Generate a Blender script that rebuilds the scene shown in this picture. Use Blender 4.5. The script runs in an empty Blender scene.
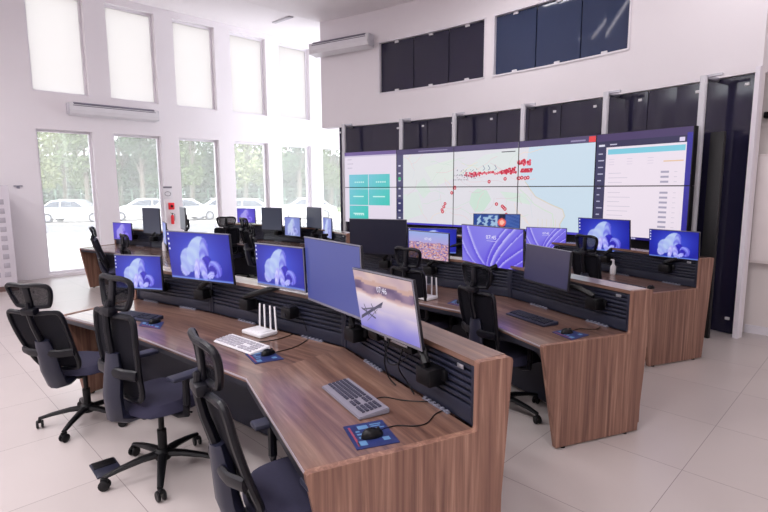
import bpy, bmesh, math, random
from mathutils import Vector, Matrix, noise
random.seed(7)
C = bpy.context.scene.collection
PI = math.pi
S2 = math.sqrt(.5)
def W(x, y, z=0.): return Vector(((x-y)*S2, (x+y)*S2, z))
def rad(a): return math.radians(a)
def lin(c):
    f = lambda v: v/12.92 if v <= .04045 else ((v+.055)/1.055)**2.4
    return tuple(f(v/255.) for v in c[:3])

# ------------------------------------------------------------------ materials
MATS = {}
def mat(name, col, rough=.5, metal=0., spec=.5, emit=None, es=0., alpha=None, coat=0., noise_amt=0., nscale=8., trans=0.):
    if name in MATS: return MATS[name]
    m = bpy.data.materials.new(name); m.use_nodes = True
    nt = m.node_tree; b = nt.nodes['Principled BSDF']
    c = lin(col)
    b.inputs['Base Color'].default_value = (*c, 1)
    b.inputs['Roughness'].default_value = rough
    b.inputs['Metallic'].default_value = metal
    b.inputs['Specular IOR Level'].default_value = spec
    b.inputs['Coat Weight'].default_value = coat
    b.inputs['Coat Roughness'].default_value = .12
    b.inputs['Transmission Weight'].default_value = trans
    if emit:
        b.inputs['Emission Color'].default_value = (*lin(emit), 1)
        b.inputs['Emission Strength'].default_value = es
    if alpha is not None: b.inputs['Alpha'].default_value = alpha
    tc = nt.nodes.new('ShaderNodeTexCoord')
    n = nt.nodes.new('ShaderNodeTexNoise'); n.inputs['Scale'].default_value = nscale
    n.inputs['Detail'].default_value = 4
    nt.links.new(tc.outputs['Object'], n.inputs['Vector'])
    r = nt.nodes.new('ShaderNodeMixRGB'); a = noise_amt or .04
    r.inputs['Color1'].default_value = (*[v*(1-a) for v in c], 1)
    r.inputs['Color2'].default_value = (*[min(1, v*(1+a)) for v in c], 1)
    nt.links.new(n.outputs['Fac'], r.inputs['Fac'])
    nt.links.new(r.outputs['Color'], b.inputs['Base Color'])
    MATS[name] = m
    return m

def wood(name, rotz, vertical=False, rough=.42, dark=1., coat=.0):
    m = bpy.data.materials.new(name); m.use_nodes = True
    nt = m.node_tree; b = nt.nodes['Principled BSDF']; L = nt.links.new
    tc = nt.nodes.new('ShaderNodeTexCoord')
    rt = nt.nodes.new('ShaderNodeMapping'); rt.inputs['Rotation'].default_value = (0, 0, -rotz)
    L(tc.outputs['Object'], rt.inputs['Vector'])
    mp = nt.nodes.new('ShaderNodeMapping')
    mp.inputs['Scale'].default_value = (24, 24, .8) if vertical else (1.1, 17, 17)
    L(rt.outputs['Vector'], mp.inputs['Vector'])
    n = nt.nodes.new('ShaderNodeTexNoise'); n.inputs['Scale'].default_value = 1.; n.inputs['Detail'].default_value = 7
    n.inputs['Roughness'].default_value = .62; n.inputs['Distortion'].default_value = .9
    L(mp.outputs['Vector'], n.inputs['Vector'])
    cr = nt.nodes.new('ShaderNodeValToRGB'); e = cr.color_ramp.elements
    cols = [(.30, (84, 54, 46)), (.43, (112, 76, 63)), (.55, (132, 93, 77)), (.70, (164, 124, 103))]
    e[0].position, e[1].position = cols[0][0], cols[-1][0]
    e[0].color = (*[v*dark for v in lin(cols[0][1])], 1); e[1].color = (*[v*dark for v in lin(cols[-1][1])], 1)
    for p, c in cols[1:-1]:
        k = e.new(p); k.color = (*[v*dark for v in lin(c)], 1)
    L(n.outputs['Fac'], cr.inputs['Fac'])
    n2 = nt.nodes.new('ShaderNodeTexNoise'); n2.inputs['Scale'].default_value = 6.; n2.inputs['Detail'].default_value = 5
    L(mp.outputs['Vector'], n2.inputs['Vector'])
    mx = nt.nodes.new('ShaderNodeMixRGB'); mx.blend_type = 'MULTIPLY'; mx.inputs['Fac'].default_value = .35
    L(cr.outputs['Color'], mx.inputs['Color1']); L(n2.outputs['Fac'], mx.inputs['Color2'])
    gm = nt.nodes.new('ShaderNodeGamma'); gm.inputs['Gamma'].default_value = .88
    L(mx.outputs['Color'], gm.inputs['Color'])
    L(gm.outputs['Color'], b.inputs['Base Color'])
    b.inputs['Roughness'].default_value = rough
    b.inputs['Coat Weight'].default_value = coat; b.inputs['Coat Roughness'].default_value = .17
    return m

def screen_mat():
    m = bpy.data.materials.new('screen_image'); m.use_nodes = True
    nt = m.node_tree; b = nt.nodes['Principled BSDF']
    b.inputs['Base Color'].default_value = (.012, .012, .016, 1)
    b.inputs['Roughness'].default_value = .28
    a = nt.nodes.new('ShaderNodeVertexColor'); a.layer_name = 'Col'
    nt.links.new(a.outputs['Color'], b.inputs['Emission Color'])
    b.inputs['Emission Strength'].default_value = 1.
    return m

def floor_mat():
    m = bpy.data.materials.new('porcelain_floor_tiles'); m.use_nodes = True
    nt = m.node_tree; b = nt.nodes['Principled BSDF']; L = nt.links.new
    tc = nt.nodes.new('ShaderNodeTexCoord')
    mp = nt.nodes.new('ShaderNodeMapping'); mp.inputs['Location'].default_value = (.82+.854*20, -3.499+.854*20, 0)
    L(tc.outputs['Object'], mp.inputs['Vector'])
    br = nt.nodes.new('ShaderNodeTexBrick'); br.offset = 0.; br.squash = 1.
    br.inputs['Scale'].default_value = 1.; br.inputs['Brick Width'].default_value = .854; br.inputs['Row Height'].default_value = .854
    br.inputs['Mortar Size'].default_value = .0022; br.inputs['Mortar Smooth'].default_value = .3
    br.inputs['Color1'].default_value = (*lin((196, 186, 184)), 1)
    br.inputs['Color2'].default_value = (*lin((192, 182, 180)), 1)
    br.inputs['Mortar'].default_value = (*lin((128, 116, 116)), 1)
    L(mp.outputs['Vector'], br.inputs['Vector'])
    n = nt.nodes.new('ShaderNodeTexNoise'); n.inputs['Scale'].default_value = 1.6; n.inputs['Detail'].default_value = 6
    L(tc.outputs['Object'], n.inputs['Vector'])
    mx = nt.nodes.new('ShaderNodeMixRGB'); mx.blend_type = 'MULTIPLY'; mx.inputs['Fac'].default_value = .10
    L(br.outputs['Color'], mx.inputs['Color1']); L(n.outputs['Fac'], mx.inputs['Color2'])
    L(mx.outputs['Color'], b.inputs['Base Color'])
    b.inputs['Roughness'].default_value = .30
    b.inputs['Specular IOR Level'].default_value = .5
    return m

def mesh_fabric(name, col, opac):
    m = bpy.data.materials.new(name); m.use_nodes = True
    nt = m.node_tree; b = nt.nodes['Principled BSDF']; L = nt.links.new
    b.inputs['Base Color'].default_value = (*lin(col), 1); b.inputs['Roughness'].default_value = .8; b.inputs['Specular IOR Level'].default_value = .2
    tc = nt.nodes.new('ShaderNodeTexCoord')
    ck = nt.nodes.new('ShaderNodeTexNoise'); ck.inputs['Scale'].default_value = 260.; ck.inputs['Detail'].default_value = 1
    L(tc.outputs['Object'], ck.inputs['Vector'])
    r = nt.nodes.new('ShaderNodeMapRange'); r.inputs['From Min'].default_value = .3; r.inputs['From Max'].default_value = .7
    r.inputs['To Min'].default_value = opac-.15 if opac < .95 else .985; r.inputs['To Max'].default_value = min(1, opac+.15)
    L(ck.outputs['Fac'], r.inputs['Value']); L(r.outputs['Result'], b.inputs['Alpha'])
    return m

WALL = mat('wall_paint', (236, 231, 235), .6, noise_amt=.01, nscale=2)
WALLR = mat('cream_wall', (234, 226, 223), .6, noise_amt=.01)
CEIL = mat('ceiling_paint', (242, 237, 240), .7, noise_amt=.01)
FRAME = mat('white_frame', (232, 228, 234), .4)
FLOOR = floor_mat()
WTOP = [wood('walnut_top_%d' % i, rad(45+a), rough=.5, coat=1., dark=.80) for i, a in enumerate((119, 140, 149))]
WEND = wood('walnut_end', 0, vertical=True, rough=.5, dark=1.14)
WEDGE = mat('walnut_edge_band', (140, 102, 92), .45, noise_amt=.12, nscale=30)
NAVY = mat('navy_panel', (27, 30, 48), .45, noise_amt=.06, nscale=20)
NAVYD = mat('dark_navy_panel', (20, 22, 36), .5)
PERF = mat('perforated_panel', (26, 28, 44), .55, noise_amt=.3, nscale=160)
BLACK = mat('black_plastic', (8, 8, 12), .42, spec=.3)
CHFR = mat('chair_frame_plastic', (9, 9, 18), .4, spec=.3)
CHGR = mat('grey_chair_plastic', (30, 32, 50), .42)
CHSEAT = mat('seat_fabric', (40, 38, 62), .85, noise_amt=.15, nscale=60)
CHMESH = mesh_fabric('chair_mesh', (7, 7, 18), .99)
HRMESH = mesh_fabric('headrest_mesh', (8, 8, 18), .88)
ARMPAD = mat('arm_pad', (40, 42, 60), .45)
SILVER = mat('brushed_aluminium', (196, 196, 204), .32, metal=.85)
POSTM = mat('grey_post', (210, 210, 216), .45)
SOCK = mat('socket_grey', (112, 112, 126), .4)
WHITEP = mat('white_plastic', (226, 224, 228), .35)
KEYB = mat('keyboard_body', (126, 122, 134), .45)
KEYC = mat('key_caps', (58, 56, 74), .5)
KEYW = mat('light_key_caps', (176, 172, 182), .45)
KEYD = mat('dark_keyboard', (34, 36, 56), .4)
KEYDC = mat('dark_key_caps', (26, 28, 44), .45)
PADB = mat('mousepad_blue', (24, 38, 92), .6, noise_amt=.5, nscale=22)
PADL = mat('mousepad_print', (84, 124, 166), .6, noise_amt=.3, nscale=30)
PADR = mat('mousepad_red_print', (140, 60, 80), .6)
RED = mat('red_paint', (232, 44, 56), .4)
RUB = mat('rubber', (22, 22, 26), .7)
BEZEL = mat('monitor_shell', (24, 24, 32), .35)
BEZELS = mat('silver_monitor_rim', (150, 150, 164), .3, metal=.5)
SCREEN = screen_mat()
DGLASS = mat('dark_glazing', (38, 36, 58), .07, spec=.6, noise_amt=.03, nscale=3)
DGLASS2 = mat('blue_dark_glazing', (50, 62, 92), .06, spec=.6, noise_amt=.05, nscale=2)
VWB = mat('video_wall_black', (7, 7, 11), .5)
BROWN = mat('brown_plinth', (110, 84, 80), .6)

# ------------------------------------------------------------------ mesh builder
class MB:
    def __init__(s): s.v = []; s.f = []; s.m = []; s.c = []; s.col = False
    def add(s, vs, fs, mi=0, M=None, cols=None):
        o = len(s.v)
        for p in vs:
            p = Vector(p); s.v.append(M @ p if M else p)
        for k, f in enumerate(fs):
            s.f.append([i+o for i in f]); s.m.append(mi)
            s.c.append(cols[k] if cols else None)
        return s
    def box(s, c, d, mi=0, M=None, bev=0., rz=0., R=None):
        x, y, z = d[0]/2, d[1]/2, d[2]/2
        T = Matrix.Translation(Vector(c)) @ (R.to_4x4() if R else Matrix.Rotation(rz, 4, 'Z'))
        if M: T = M @ T
        if bev <= 0:
            vs = [(-x,-y,-z),(x,-y,-z),(x,y,-z),(-x,y,-z),(-x,-y,z),(x,-y,z),(x,y,z),(-x,y,z)]
            fs = [(3,2,1,0),(4,5,6,7),(0,1,5,4),(1,2,6,5),(2,3,7,6),(3,0,4,7)]
            return s.add(vs, fs, mi, T)
        bm = bmesh.new(); bmesh.ops.create_cube(bm, size=1.)
        bmesh.ops.scale(bm, vec=(d[0], d[1], d[2]), verts=bm.verts)
        bmesh.ops.bevel(bm, geom=bm.edges[:]+bm.verts[:], offset=min(bev, min(d)*.49), segments=2, affect='EDGES', profile=.5)
        return s.bm(bm, mi, T)
    def bm(s, bm, mi=0, T=None):
        bm.verts.index_update()
        s.add([v.co.copy() for v in bm.verts], [[v.index for v in f.verts] for f in bm.faces], mi, T)
        bm.free(); return s
    def prism(s, poly, z0, z1, mi=0, M=None):
        n = len(poly)
        vs = [(p[0], p[1], z0) for p in poly]+[(p[0], p[1], z1) for p in poly]
        fs = [tuple(range(n))[::-1], tuple(range(n, 2*n))]+[(i, (i+1) % n, n+(i+1) % n, n+i) for i in range(n)]
        return s.add(vs, fs, mi, M)
    def slab(s, prof, O, ax, nrm, th, mi=0):
        # vertical board: profile (s,z) along axis ax from O, thickness th along nrm
        n = len(prof); O = Vector(O); ax = Vector(ax); nrm = Vector(nrm)
        vs = [O+ax*a+Vector((0, 0, z)) for a, z in prof]+[O+ax*a+Vector((0, 0, z))+nrm*th for a, z in prof]
        fs = [tuple(range(n)), tuple(range(n, 2*n))[::-1]]+[(i, n+i, n+(i+1) % n, (i+1) % n) for i in range(n)]
        return s.add(vs, fs, mi)
    def tube(s, pts, r, n=8, mi=0, M=None, closed=False, flat=1., up=(0, 0, 1)):
        pts = [Vector(p) for p in pts]; k = len(pts); vs = []; fs = []
        rs = r if isinstance(r, (list, tuple)) else [r]*k
        for i, p in enumerate(pts):
            a = pts[(i-1) % k] if (closed or i > 0) else p
            b = pts[(i+1) % k] if (closed or i < k-1) else p
            t = (b-a).normalized(); u = Vector(up)
            if abs(t.dot(u)) > .97: u = Vector((0, 1, 0)) if abs(t.y) < .9 else Vector((1, 0, 0))
            x = t.cross(u).normalized(); y = x.cross(t)
            for j in range(n):
                q = 2*PI*j/n
                vs.append(p+x*math.cos(q)*rs[i]+y*math.sin(q)*rs[i]*flat)
        for i in range(k if closed else k-1):
            for j in range(n):
                a = i*n+j; b = i*n+(j+1) % n; i2 = (i+1) % k
                fs.append((a, b, i2*n+(j+1) % n, i2*n+j))
        if not closed:
            fs.append(tuple(range(n))[::-1]); fs.append(tuple(range((k-1)*n, k*n)))
        return s.add(vs, fs, mi, M)
    def lathe(s, prof, n=16, mi=0, M=None):
        vs = []; fs = []
        for r, z in prof:
            for j in range(n): vs.append((r*math.cos(2*PI*j/n), r*math.sin(2*PI*j/n), z))
        k = len(prof)
        for i in range(k-1):
            for j in range(n):
                fs.append((i*n+j, i*n+(j+1) % n, (i+1)*n+(j+1) % n, (i+1)*n+j))
        fs.append(tuple(range(n))[::-1]); fs.append(tuple(range((k-1)*n, k*n)))
        return s.add(vs, fs, mi, M)
    def build(s, name, mats, parent=None, smooth=True, loc=None, fixn=True):
        me = bpy.data.meshes.new(name)
        me.from_pydata([tuple(v) for v in s.v], [], s.f)
        if not isinstance(mats, (list, tuple)): mats = [mats]
        for m in mats: me.materials.append(m)
        for p, mi in zip(me.polygons, s.m): p.material_index = mi
        if any(c is not None for c in s.c):
            at = me.color_attributes.new('Col', 'FLOAT_COLOR', 'CORNER')
            for p, c in zip(me.polygons, s.c):
                for q, li in enumerate(p.loop_indices):
                    cc = (0, 0, 0) if c is None else (c[q] if isinstance(c[0], tuple) else c)
                    at.data[li].color = (*cc, 1)
        elif fixn:
            bm = bmesh.new(); bm.from_mesh(me); bmesh.ops.recalc_face_normals(bm, faces=bm.faces); bm.to_mesh(me); bm.free()
        if smooth:
            for p in me.polygons: p.use_smooth = True
            me.set_sharp_from_angle(angle=rad(38))
        o = bpy.data.objects.new(name, me); C.objects.link(o)
        if parent: o.parent = parent
        if loc is not None: o.location = loc
        return o

def tag(o, label=None, cat=None, group=None, kind=None):
    if label: o['label'] = label
    if cat: o['category'] = cat
    if group: o['group'] = group
    if kind: o['kind'] = kind
    return o
def empty(name, loc=(0, 0, 0), rz=0.):
    o = bpy.data.objects.new(name, None); C.objects.link(o); o.empty_display_size = .1
    o.location = loc; o.rotation_euler = (0, 0, rz); return o
def dup(o, parent=None):
    c = o.copy(); C.objects.link(c)
    if parent: c.parent = parent
    for ch in list(o.children): dup(ch, c)
    return c
def frz(phi):                # rotation so that local +Y faces direction phi (deg, measured in the plan used for layout)
    return rad(phi+45-90)

# ------------------------------------------------------------------ room shell
WX = -12.13
def struct(name, mb, m, smooth=False, label=None):
    o = mb.build(name, m, smooth=smooth); o['kind'] = 'structure'
    if label: o['label'] = label
    return o
b = MB(); b.box((-3.3, 1.2, -.1), (18.6, 13.6, .2)); struct('floor', b, FLOOR)
# window wall with two rows of openings
wins_lo = [(2.46+1.4275*k, 3.47+1.4275*k) for k in range(-1, 6)]
wins_hi = wins_lo[1:]
def wall_x(name, x0, x1, ylo, yhi, zlo, zhi, holes, m):
    b = MB(); ys = sorted({ylo, yhi, *[h[0] for h in holes], *[h[1] for h in holes]})
    zs = sorted({zlo, zhi, *[h[2] for h in holes], *[h[3] for h in holes]})
    for i in range(len(ys)-1):
        run = None
        for j in range(len(zs)-1):
            cy, cz = (ys[i]+ys[i+1])/2, (zs[j]+zs[j+1])/2
            if any(h[0] < cy < h[1] and h[2] < cz < h[3] for h in holes): continue
            b.box(((x0+x1)/2, cy, cz), (x1-x0, ys[i+1]-ys[i], zs[j+1]-zs[j]))
    return struct(name, b, m)
holes = [(a, c, .06, 2.98) for a, c in wins_lo[1:]]+[(a, c, 3.70, 5.66) for a, c in wins_hi]
wall_x('wall_window', WX-.30, WX, -5.6, 12., 0, 6.1, holes, WALL)
GLASS = bpy.data.materials.new('veiled_glazing'); GLASS.use_nodes = True
nt = GLASS.node_tree; nt.nodes.clear()
o_ = nt.nodes.new('ShaderNodeOutputMaterial'); t_ = nt.nodes.new('ShaderNodeBsdfTransparent'); g_ = nt.nodes.new('ShaderNodeBsdfGlossy')
g_.inputs['Roughness'].default_value = .02; t_.inputs['Color'].default_value = (.93, .95, .95, 1)
mx = nt.nodes.new('ShaderNodeMixShader'); fr = nt.nodes.new('ShaderNodeFresnel'); fr.inputs['IOR'].default_value = 1.35
md = nt.nodes.new('ShaderNodeMixShader'); tl_ = nt.nodes.new('ShaderNodeBsdfTranslucent'); tl_.inputs['Color'].default_value = (.93, .93, .92, 1); md.inputs[0].default_value = .15   # white veil mixed into the panes to imitate glare haze
nt.links.new(t_.outputs[0], md.inputs[1]); nt.links.new(tl_.outputs[0], md.inputs[2])
nt.links.new(fr.outputs[0], mx.inputs[0]); nt.links.new(md.outputs[0], mx.inputs[1]); nt.links.new(g_.outputs[0], mx.inputs[2]); nt.links.new(mx.outputs[0], o_.inputs[0])
FROST = bpy.data.materials.new('frosted_film'); FROST.use_nodes = True
nt = FROST.node_tree; nt.nodes.clear()
o_ = nt.nodes.new('ShaderNodeOutputMaterial'); t_ = nt.nodes.new('ShaderNodeBsdfTranslucent'); g_ = nt.nodes.new('ShaderNodeBsdfDiffuse')
t_.inputs['Color'].default_value = (.66, .645, .635, 1); g_.inputs['Color'].default_value = (.85, .84, .85, 1)
mx = nt.nodes.new('ShaderNodeMixShader'); mx.inputs[0].default_value = .12
nt.links.new(t_.outputs[0], mx.inputs[1]); nt.links.new(g_.outputs[0], mx.inputs[2]); nt.links.new(mx.outputs[0], o_.inputs[0])
wn = 0
for (rows, z0, z1, gm) in ((wins_lo[1:], .06, 2.98, GLASS), (wins_hi, 3.70, 5.66, FROST)):
    for a, c in rows:
        wn += 1
        b = MB(); x = WX-.16; f = .045
        b.box((x, a+f/2, (z0+z1)/2), (.07, f, z1-z0)); b.box((x, c-f/2, (z0+z1)/2), (.07, f, z1-z0))
        b.box((x, (a+c)/2, z0+f/2), (.07, c-a-2*f, f)); b.box((x, (a+c)/2, z1-f/2), (.07, c-a-2*f, f))
        o = struct('window_%d' % wn, b, FRAME)
        g = MB(); g.box((x, (a+c)/2, (z0+z1)/2), (.008, c-a-2*f, z1-z0-2*f)); g.build('pane', gm, o, smooth=False)
# ceiling: sloping strip near the windows, flat beyond
b = MB()
b.add([(WX-.3, -5.6, 5.86), (-8.85, -5.6, 5.20), (-8.85, 12, 5.20), (WX-.3, 12, 5.86), (WX-.3, -5.6, 6.1), (-8.85, -5.6, 6.1), (-8.85, 12, 6.1), (WX-.3, 12, 6.1)],
      [(0,1,2,3),(7,6,5,4),(0,4,5,1),(1,5,6,2),(2,6,7,3),(3,7,4,0)])
b.box((-1.4, 3.2, 5.65), (14.9, 17.6, .9))
struct('ceiling', b, CEIL)
b = MB(); b.box((-3.2, -5.7, 2.6), (18.8, .2, 5.2)); struct('wall_rear', b, WALL)
b = MB(); b.box((6.1, .8, 2.6), (.2, 13., 5.2)); struct('wall_near', b, WALL)
b = MB(); b.box((2.45, 7.60, 2.6), (7.36, .2, 5.2)); struct('wall_right', b, WALLR)
b = MB(); b.box((2.45, 7.49, .05), (7.3, .02, .1)); struct('baseboard_right', b, FRAME)
b = MB(); b.box((-10.6, 12.1, 3.), (3.4, .2, 6.)); struct('wall_far', b, WALL)
# curved back wall (arc about AC0)
A0 = Vector((-4.78, -6.2, 0))
def arc(R, a, z=0): a = rad(a); return Vector((A0.x+R*math.sin(a), A0.y+R*math.cos(a), z))
def arc_block(b, R0, R1, a0, a1, z0, z1, n=None, mi=0):
    n = n or max(1, int(abs(a1-a0)/1.2))
    for i in range(n):
        p, q = a0+(a1-a0)*i/n, a0+(a1-a0)*(i+1)/n
        vs = [arc(R0, p, z0), arc(R0, q, z0), arc(R1, q, z0), arc(R1, p, z0), arc(R0, p, z1), arc(R0, q, z1), arc(R1, q, z1), arc(R1, p, z1)]
        fs = [(3,2,1,0),(4,5,6,7),(0,1,5,4),(2,3,7,6)]
        if i == 0: fs.append((3,0,4,7))
        if i == n-1: fs.append((1,2,6,5))
        b.add(vs, fs, mi)
RW = 13.8
b = MB()
UG = [(-11.12, -1.58), (-.86, 8.42)]
arc_block(b, RW, RW+.22, -17.1, 15.06, 4.585, 5.2)
arc_block(b, RW, RW+.22, -17.1, 15.06, 3.05, 3.635)
arc_block(b, RW, RW+.22, -17.1, UG[0][0], 3.635, 4.585); arc_block(b, RW, RW+.22, UG[0][1], UG[1][0], 3.635, 4.585); arc_block(b, RW, RW+.22, UG[1][1], 15.06, 3.635, 4.585)
arc_block(b, RW, RW+.08, 14.85, 15.06, 0, 3.05)
o = struct('wall_back', b, WALL, smooth=True)
# glazing of the curved wall: full height dark panes with fixings
cuts = [-15.45, -14.9, -9.0, -6.6, -3.9, -.6, 1.9, 4.2, 6.9, 9.6, 12.6, 14.85]
for i in range(len(cuts)-1):
    g = empty('dark_glass_pane', arc(RW+.04, (cuts[i]+cuts[i+1])/2, .0))
    b = MB(); arc_block(b, RW+.05, RW+.07, cuts[i]+.03, cuts[i+1]-.03, .02, 3.045, n=2)
    b.v = [v-g.location for v in b.v]; b.build('pane', DGLASS, g)
    b = MB()
    for zz in (2.94, .2):
        p = arc(RW+.045, cuts[i+1]-.45, zz)-g.location; b.box(p, (.05, .02, .035), bev=.006, rz=-rad(cuts[i+1]))
    b.build('fixing', WHITEP, g)
    names = ['narrow dark strip of glass at the left end of the lower glazing', 'dark glass pane above the teal dashboard screen', 'dark glass pane right of the second post from the left',
             'dark glass pane left of the third post', 'dark glass pane above the middle of the map screens', 'narrow dark pane just right of the map centre', 'dark glass pane above the red markers and sea',
             'dark glass pane left of the fifth post', 'dark glass pane above the white table screen', 'dark glass pane left of the last post', 'tall dark glass pane right of the video wall by the wall end']
    tag(g, names[i], 'glass pane', 'lower dark glazing of the curved wall')
for gi, (a0, a1) in enumerate(UG):
    for k in range(3):
        p, q = a0+(a1-a0)*k/3, a0+(a1-a0)*(k+1)/3
        g = empty('dark_glass_pane', arc(RW+.04, (p+q)/2, 3.64))
        b = MB(); arc_block(b, RW+.05, RW+.07, p+.04, q-.04, 3.645, 4.575, n=2)
        b.v = [v-g.location for v in b.v]; b.build('pane', DGLASS if gi == 0 else DGLASS2, g)
        b = MB()
        for zz in (3.66, 4.56):
            b.box(arc(RW+.04, (p+q)/2, zz)-g.location, (.09, .025, .045), bev=.008, rz=-rad((p+q)/2))
        b.build('fixing', WHITEP, g)
        pos = ['left', 'middle', 'right'][k]; side = ['left group of three upper wall windows', 'right group of three blue upper wall windows'][gi]
        tag(g, 'dark glass pane, %s one of the %s' % (pos, side), 'glass pane', 'upper dark glazing of the curved wall')
    b = MB()
    for e in (a0, a1): arc_block(b, RW-.015, RW+.05, e-.05, e+.05, 3.62, 4.60, n=1)
    arc_block(b, RW-.015, RW+.05, a0, a1, 3.615, 3.64); arc_block(b, RW-.015, RW+.05, a0, a1, 4.58, 4.605)
    o = b.build('trim_%d' % (gi+1), FRAME); o['kind'] = 'structure'
# room behind the dark glass (unlit server room shell)
b = MB(); arc_block(b, RW+.9, RW+1., -16, 15, 0, 5.2); struct('wall_inner', b, mat('inner_wall', (60, 58, 76), .8))
# posts in front of the glazing
labs = ['leftmost grey steel post in front of the dark glazing', 'grey steel post above the seam of dashboard and map', 'grey steel post above the left part of the map',
        'grey steel post above the red marker cluster', 'grey steel post above the left edge of the table screen', 'grey steel post along the right side of the video wall']
for a, lb in zip((-14.0, -8.2, -3.3, 2.3, 7.9, 13.1), labs):
    Rp = RW-.28
    t = empty('support_post', arc(Rp, a, 0)); rz = -rad(a)
    b = MB(); b.box((0, 0, 1.53), (.07, .05, 3.06), bev=.008); b.build('post', POSTM, t)
    b = MB(); b.box((.0, .145, 3.035), (.06, .29, .05), bev=.006); b.box((.09, .02, 3.045), (.2, .03, .03), bev=.004); b.build('bracket', SILVER, t)
    t.rotation_euler = (0, 0, rz); tag(t, lb, 'post', 'support posts of the video wall')
# video wall screens ------------------------------------------------------------
SHP = []    # (polygon in wall units, colour)
def P(poly, c): SHP.append(([tuple(p) for p in poly], lin(c)))
def Rc(x0, y0, x1, y1, c): P([(x0, y0), (x1, y0), (x1, y1), (x0, y1)], c)
def Dt(x, y, r, c, n=8): P([(x+r*.56*math.cos(2*PI*i/n), y+r*math.sin(2*PI*i/n)) for i in range(n)], c)
def Ln(pts, w, c):
    for (x0, y0), (x1, y1) in zip(pts, pts[1:]):
        d = math.hypot(x1-x0, y1-y0) or 1; nx, ny = -(y1-y0)/d*w, (x1-x0)/d*w
        P([(x0-nx*.56, y0-ny), (x1-nx*.56, y1-ny), (x1+nx*.56, y1+ny), (x0+nx*.56, y0+ny)], c)
rr = random.Random(3)
Rc(0, 0, 1, 2, (226, 216, 232)); Rc(0, 1.9, 1, 2, (112, 92, 150)); Rc(0, 1.86, 1, 1.9, (200, 190, 214))
for a in range(3): Rc(.06, 1.8-.12*a, .12+.1*rr.random(), 1.78-.12*a, (190, 180, 200))
for x0, x1, y0, y1, in ((.09, .47, .97, 1.36), (.48, .88, .97, 1.36), (.09, .47, .5, .96), (.48, .88, .5, .96), (.09, .47, -.01, .48)):
    for i in range(6):
        for j in range(3):
            t = (i+.5)/6*.6+(x0)*.6; tt = 1-(y1-.0)/1.4*.9+((2-j)/3.)*.25; k = max(0, min(1, .5*t+.55*tt-.18))
            c0, c1 = (118, 196, 214), (28, 196, 160)
            Rc(x0+(x1-x0)*i/6, y0+(y1-y0)*j/3, x0+(x1-x0)*(i+1)/6, y0+(y1-y0)*(j+1)/3, tuple(c0[q]*(1-k)+c1[q]*k for q in range(3)))
    if y1 < 1: Rc(x0+.08, (y0+y1)/2, x1-.09, (y0+y1)/2+.035, (196, 238, 232))
for x, y in ((.2, 1.12), (.62, 1.12), (.2, .2)):
    for k in range(5): Rc(x+.04*k, y, x+.04*k+.025, y+.04, (196, 236, 232))
Rc(.9, 0, 1, 1.86, (228, 218, 232))
# map
Rc(1, 0, 4, 2, (221, 219, 226))
Rc(1.12, .95, 1.7, 1.8, (220, 222, 224)); P([(1.5, 1.5), (2, 1.7), (2, 1.2), (1.7, 1.0)], (220, 226, 222)); P([(1.15, .1), (1.5, .3), (1.4, .9), (1.12, .8)], (216, 224, 222))
P([(2.05, 1.3), (2.5, 1.75), (3.0, 1.85), (3.0, 1.5), (2.6, 1.3)], (218, 224, 224))
P([(2.30, .85), (2.4, .97), (2.55, .92), (2.62, .7), (2.5, .42), (2.36, .4), (2.27, .6)], (202, 222, 210))
P([(1.35, 1.0), (1.5, 1.25), (1.62, .9), (1.5, .7)], (212, 224, 218)); P([(2.75, .9), (3.1, .85), (3.2, .6), (2.85, .7)], (210, 224, 216))
sea = (200, 218, 232)
P([(3.16, 2), (3.12, 1.6), (3.02, 1.3), (3.1, 1.1), (3.15, 1.0), (3.26, .78), (3.47, .62), (3.63, .52), (3.66, .38), (3.60, .2), (3.62, 0), (4, 0), (4, 2)], sea)
Ln([(3.1, 1.1), (3.15, 1.0), (3.26, .78), (3.47, .62), (3.63, .52), (3.66, .38), (3.60, .2), (3.62, 0)], .012, (214, 206, 190))
Ln([(3.02, .95), (3.14, .8), (3.24, .62), (3.38, .5), (3.5, .42), (3.52, .2), (3.5, 0)], .010, (206, 222, 206))
for k in range(60):
    x, y = rr.uniform(1.15, 3.3), rr.uniform(.1, 1.75)
    if x > 3.0 and y > .75: continue
    pts = [(x, y)]; a = rr.uniform(0, 6.28)
    for q in range(4):
        a += rr.uniform(-.6, .6); x += .09*math.cos(a); y += .13*math.sin(a); pts.append((x, y))
    if max(p[0] for p in pts) > 3.35 or min(p[0] for p in pts) < 1.12: continue
    Ln(pts, .005, rr.choice([(228, 202, 206), (236, 214, 196), (208, 214, 222), (214, 198, 206), (202, 220, 208)]))
for k in range(14): Rc(3.3+.02*k, .1, 3.31+.02*k, .3, (220, 216, 210)) if k % 3 == 0 else None
redc = (196, 28, 60); redl = (224, 92, 112)
for k in range(34): Dt(2.18+.26*rr.random()+.0, 1.20+.12*rr.random()+.02, .026, rr.choice([redc, redl, (170, 60, 90)]))
for k in range(22): Dt(2.27+.7*k/21, 1.315+.02*rr.uniform(-1, 1), .034, redc if k % 2 else redl)
for k in range(20): Dt(2.76+.2*k/19, 1.34+.1*(k/19.)*rr.random(), .03, redc)
for k in range(20): Dt(3.0+.19*rr.random(), 1.48+.10*(k/19.)*1., .034, redc if k % 2 else redl); 
for k in range(14): Dt(3.04+.15*k/13, 1.33+.04*(k % 2), .032, redc)
for x, y in ((3.01, 1.18), (3.05, 1.19), (3.1, 1.18), (3.14, 1.19), (2.82, 1.17), (2.58, 1.11), (2.02, .98), (1.98, .86), (1.87, .58), (1.85, .5), (1.82, .42), (1.83, .37), (2.70, .60), (2.79, .55), (2.81, .52), (2.83, .49), (2.85, .36)):
    Dt(x, y, .045, redc); Dt(x, y, .018, (240, 200, 205))
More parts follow.
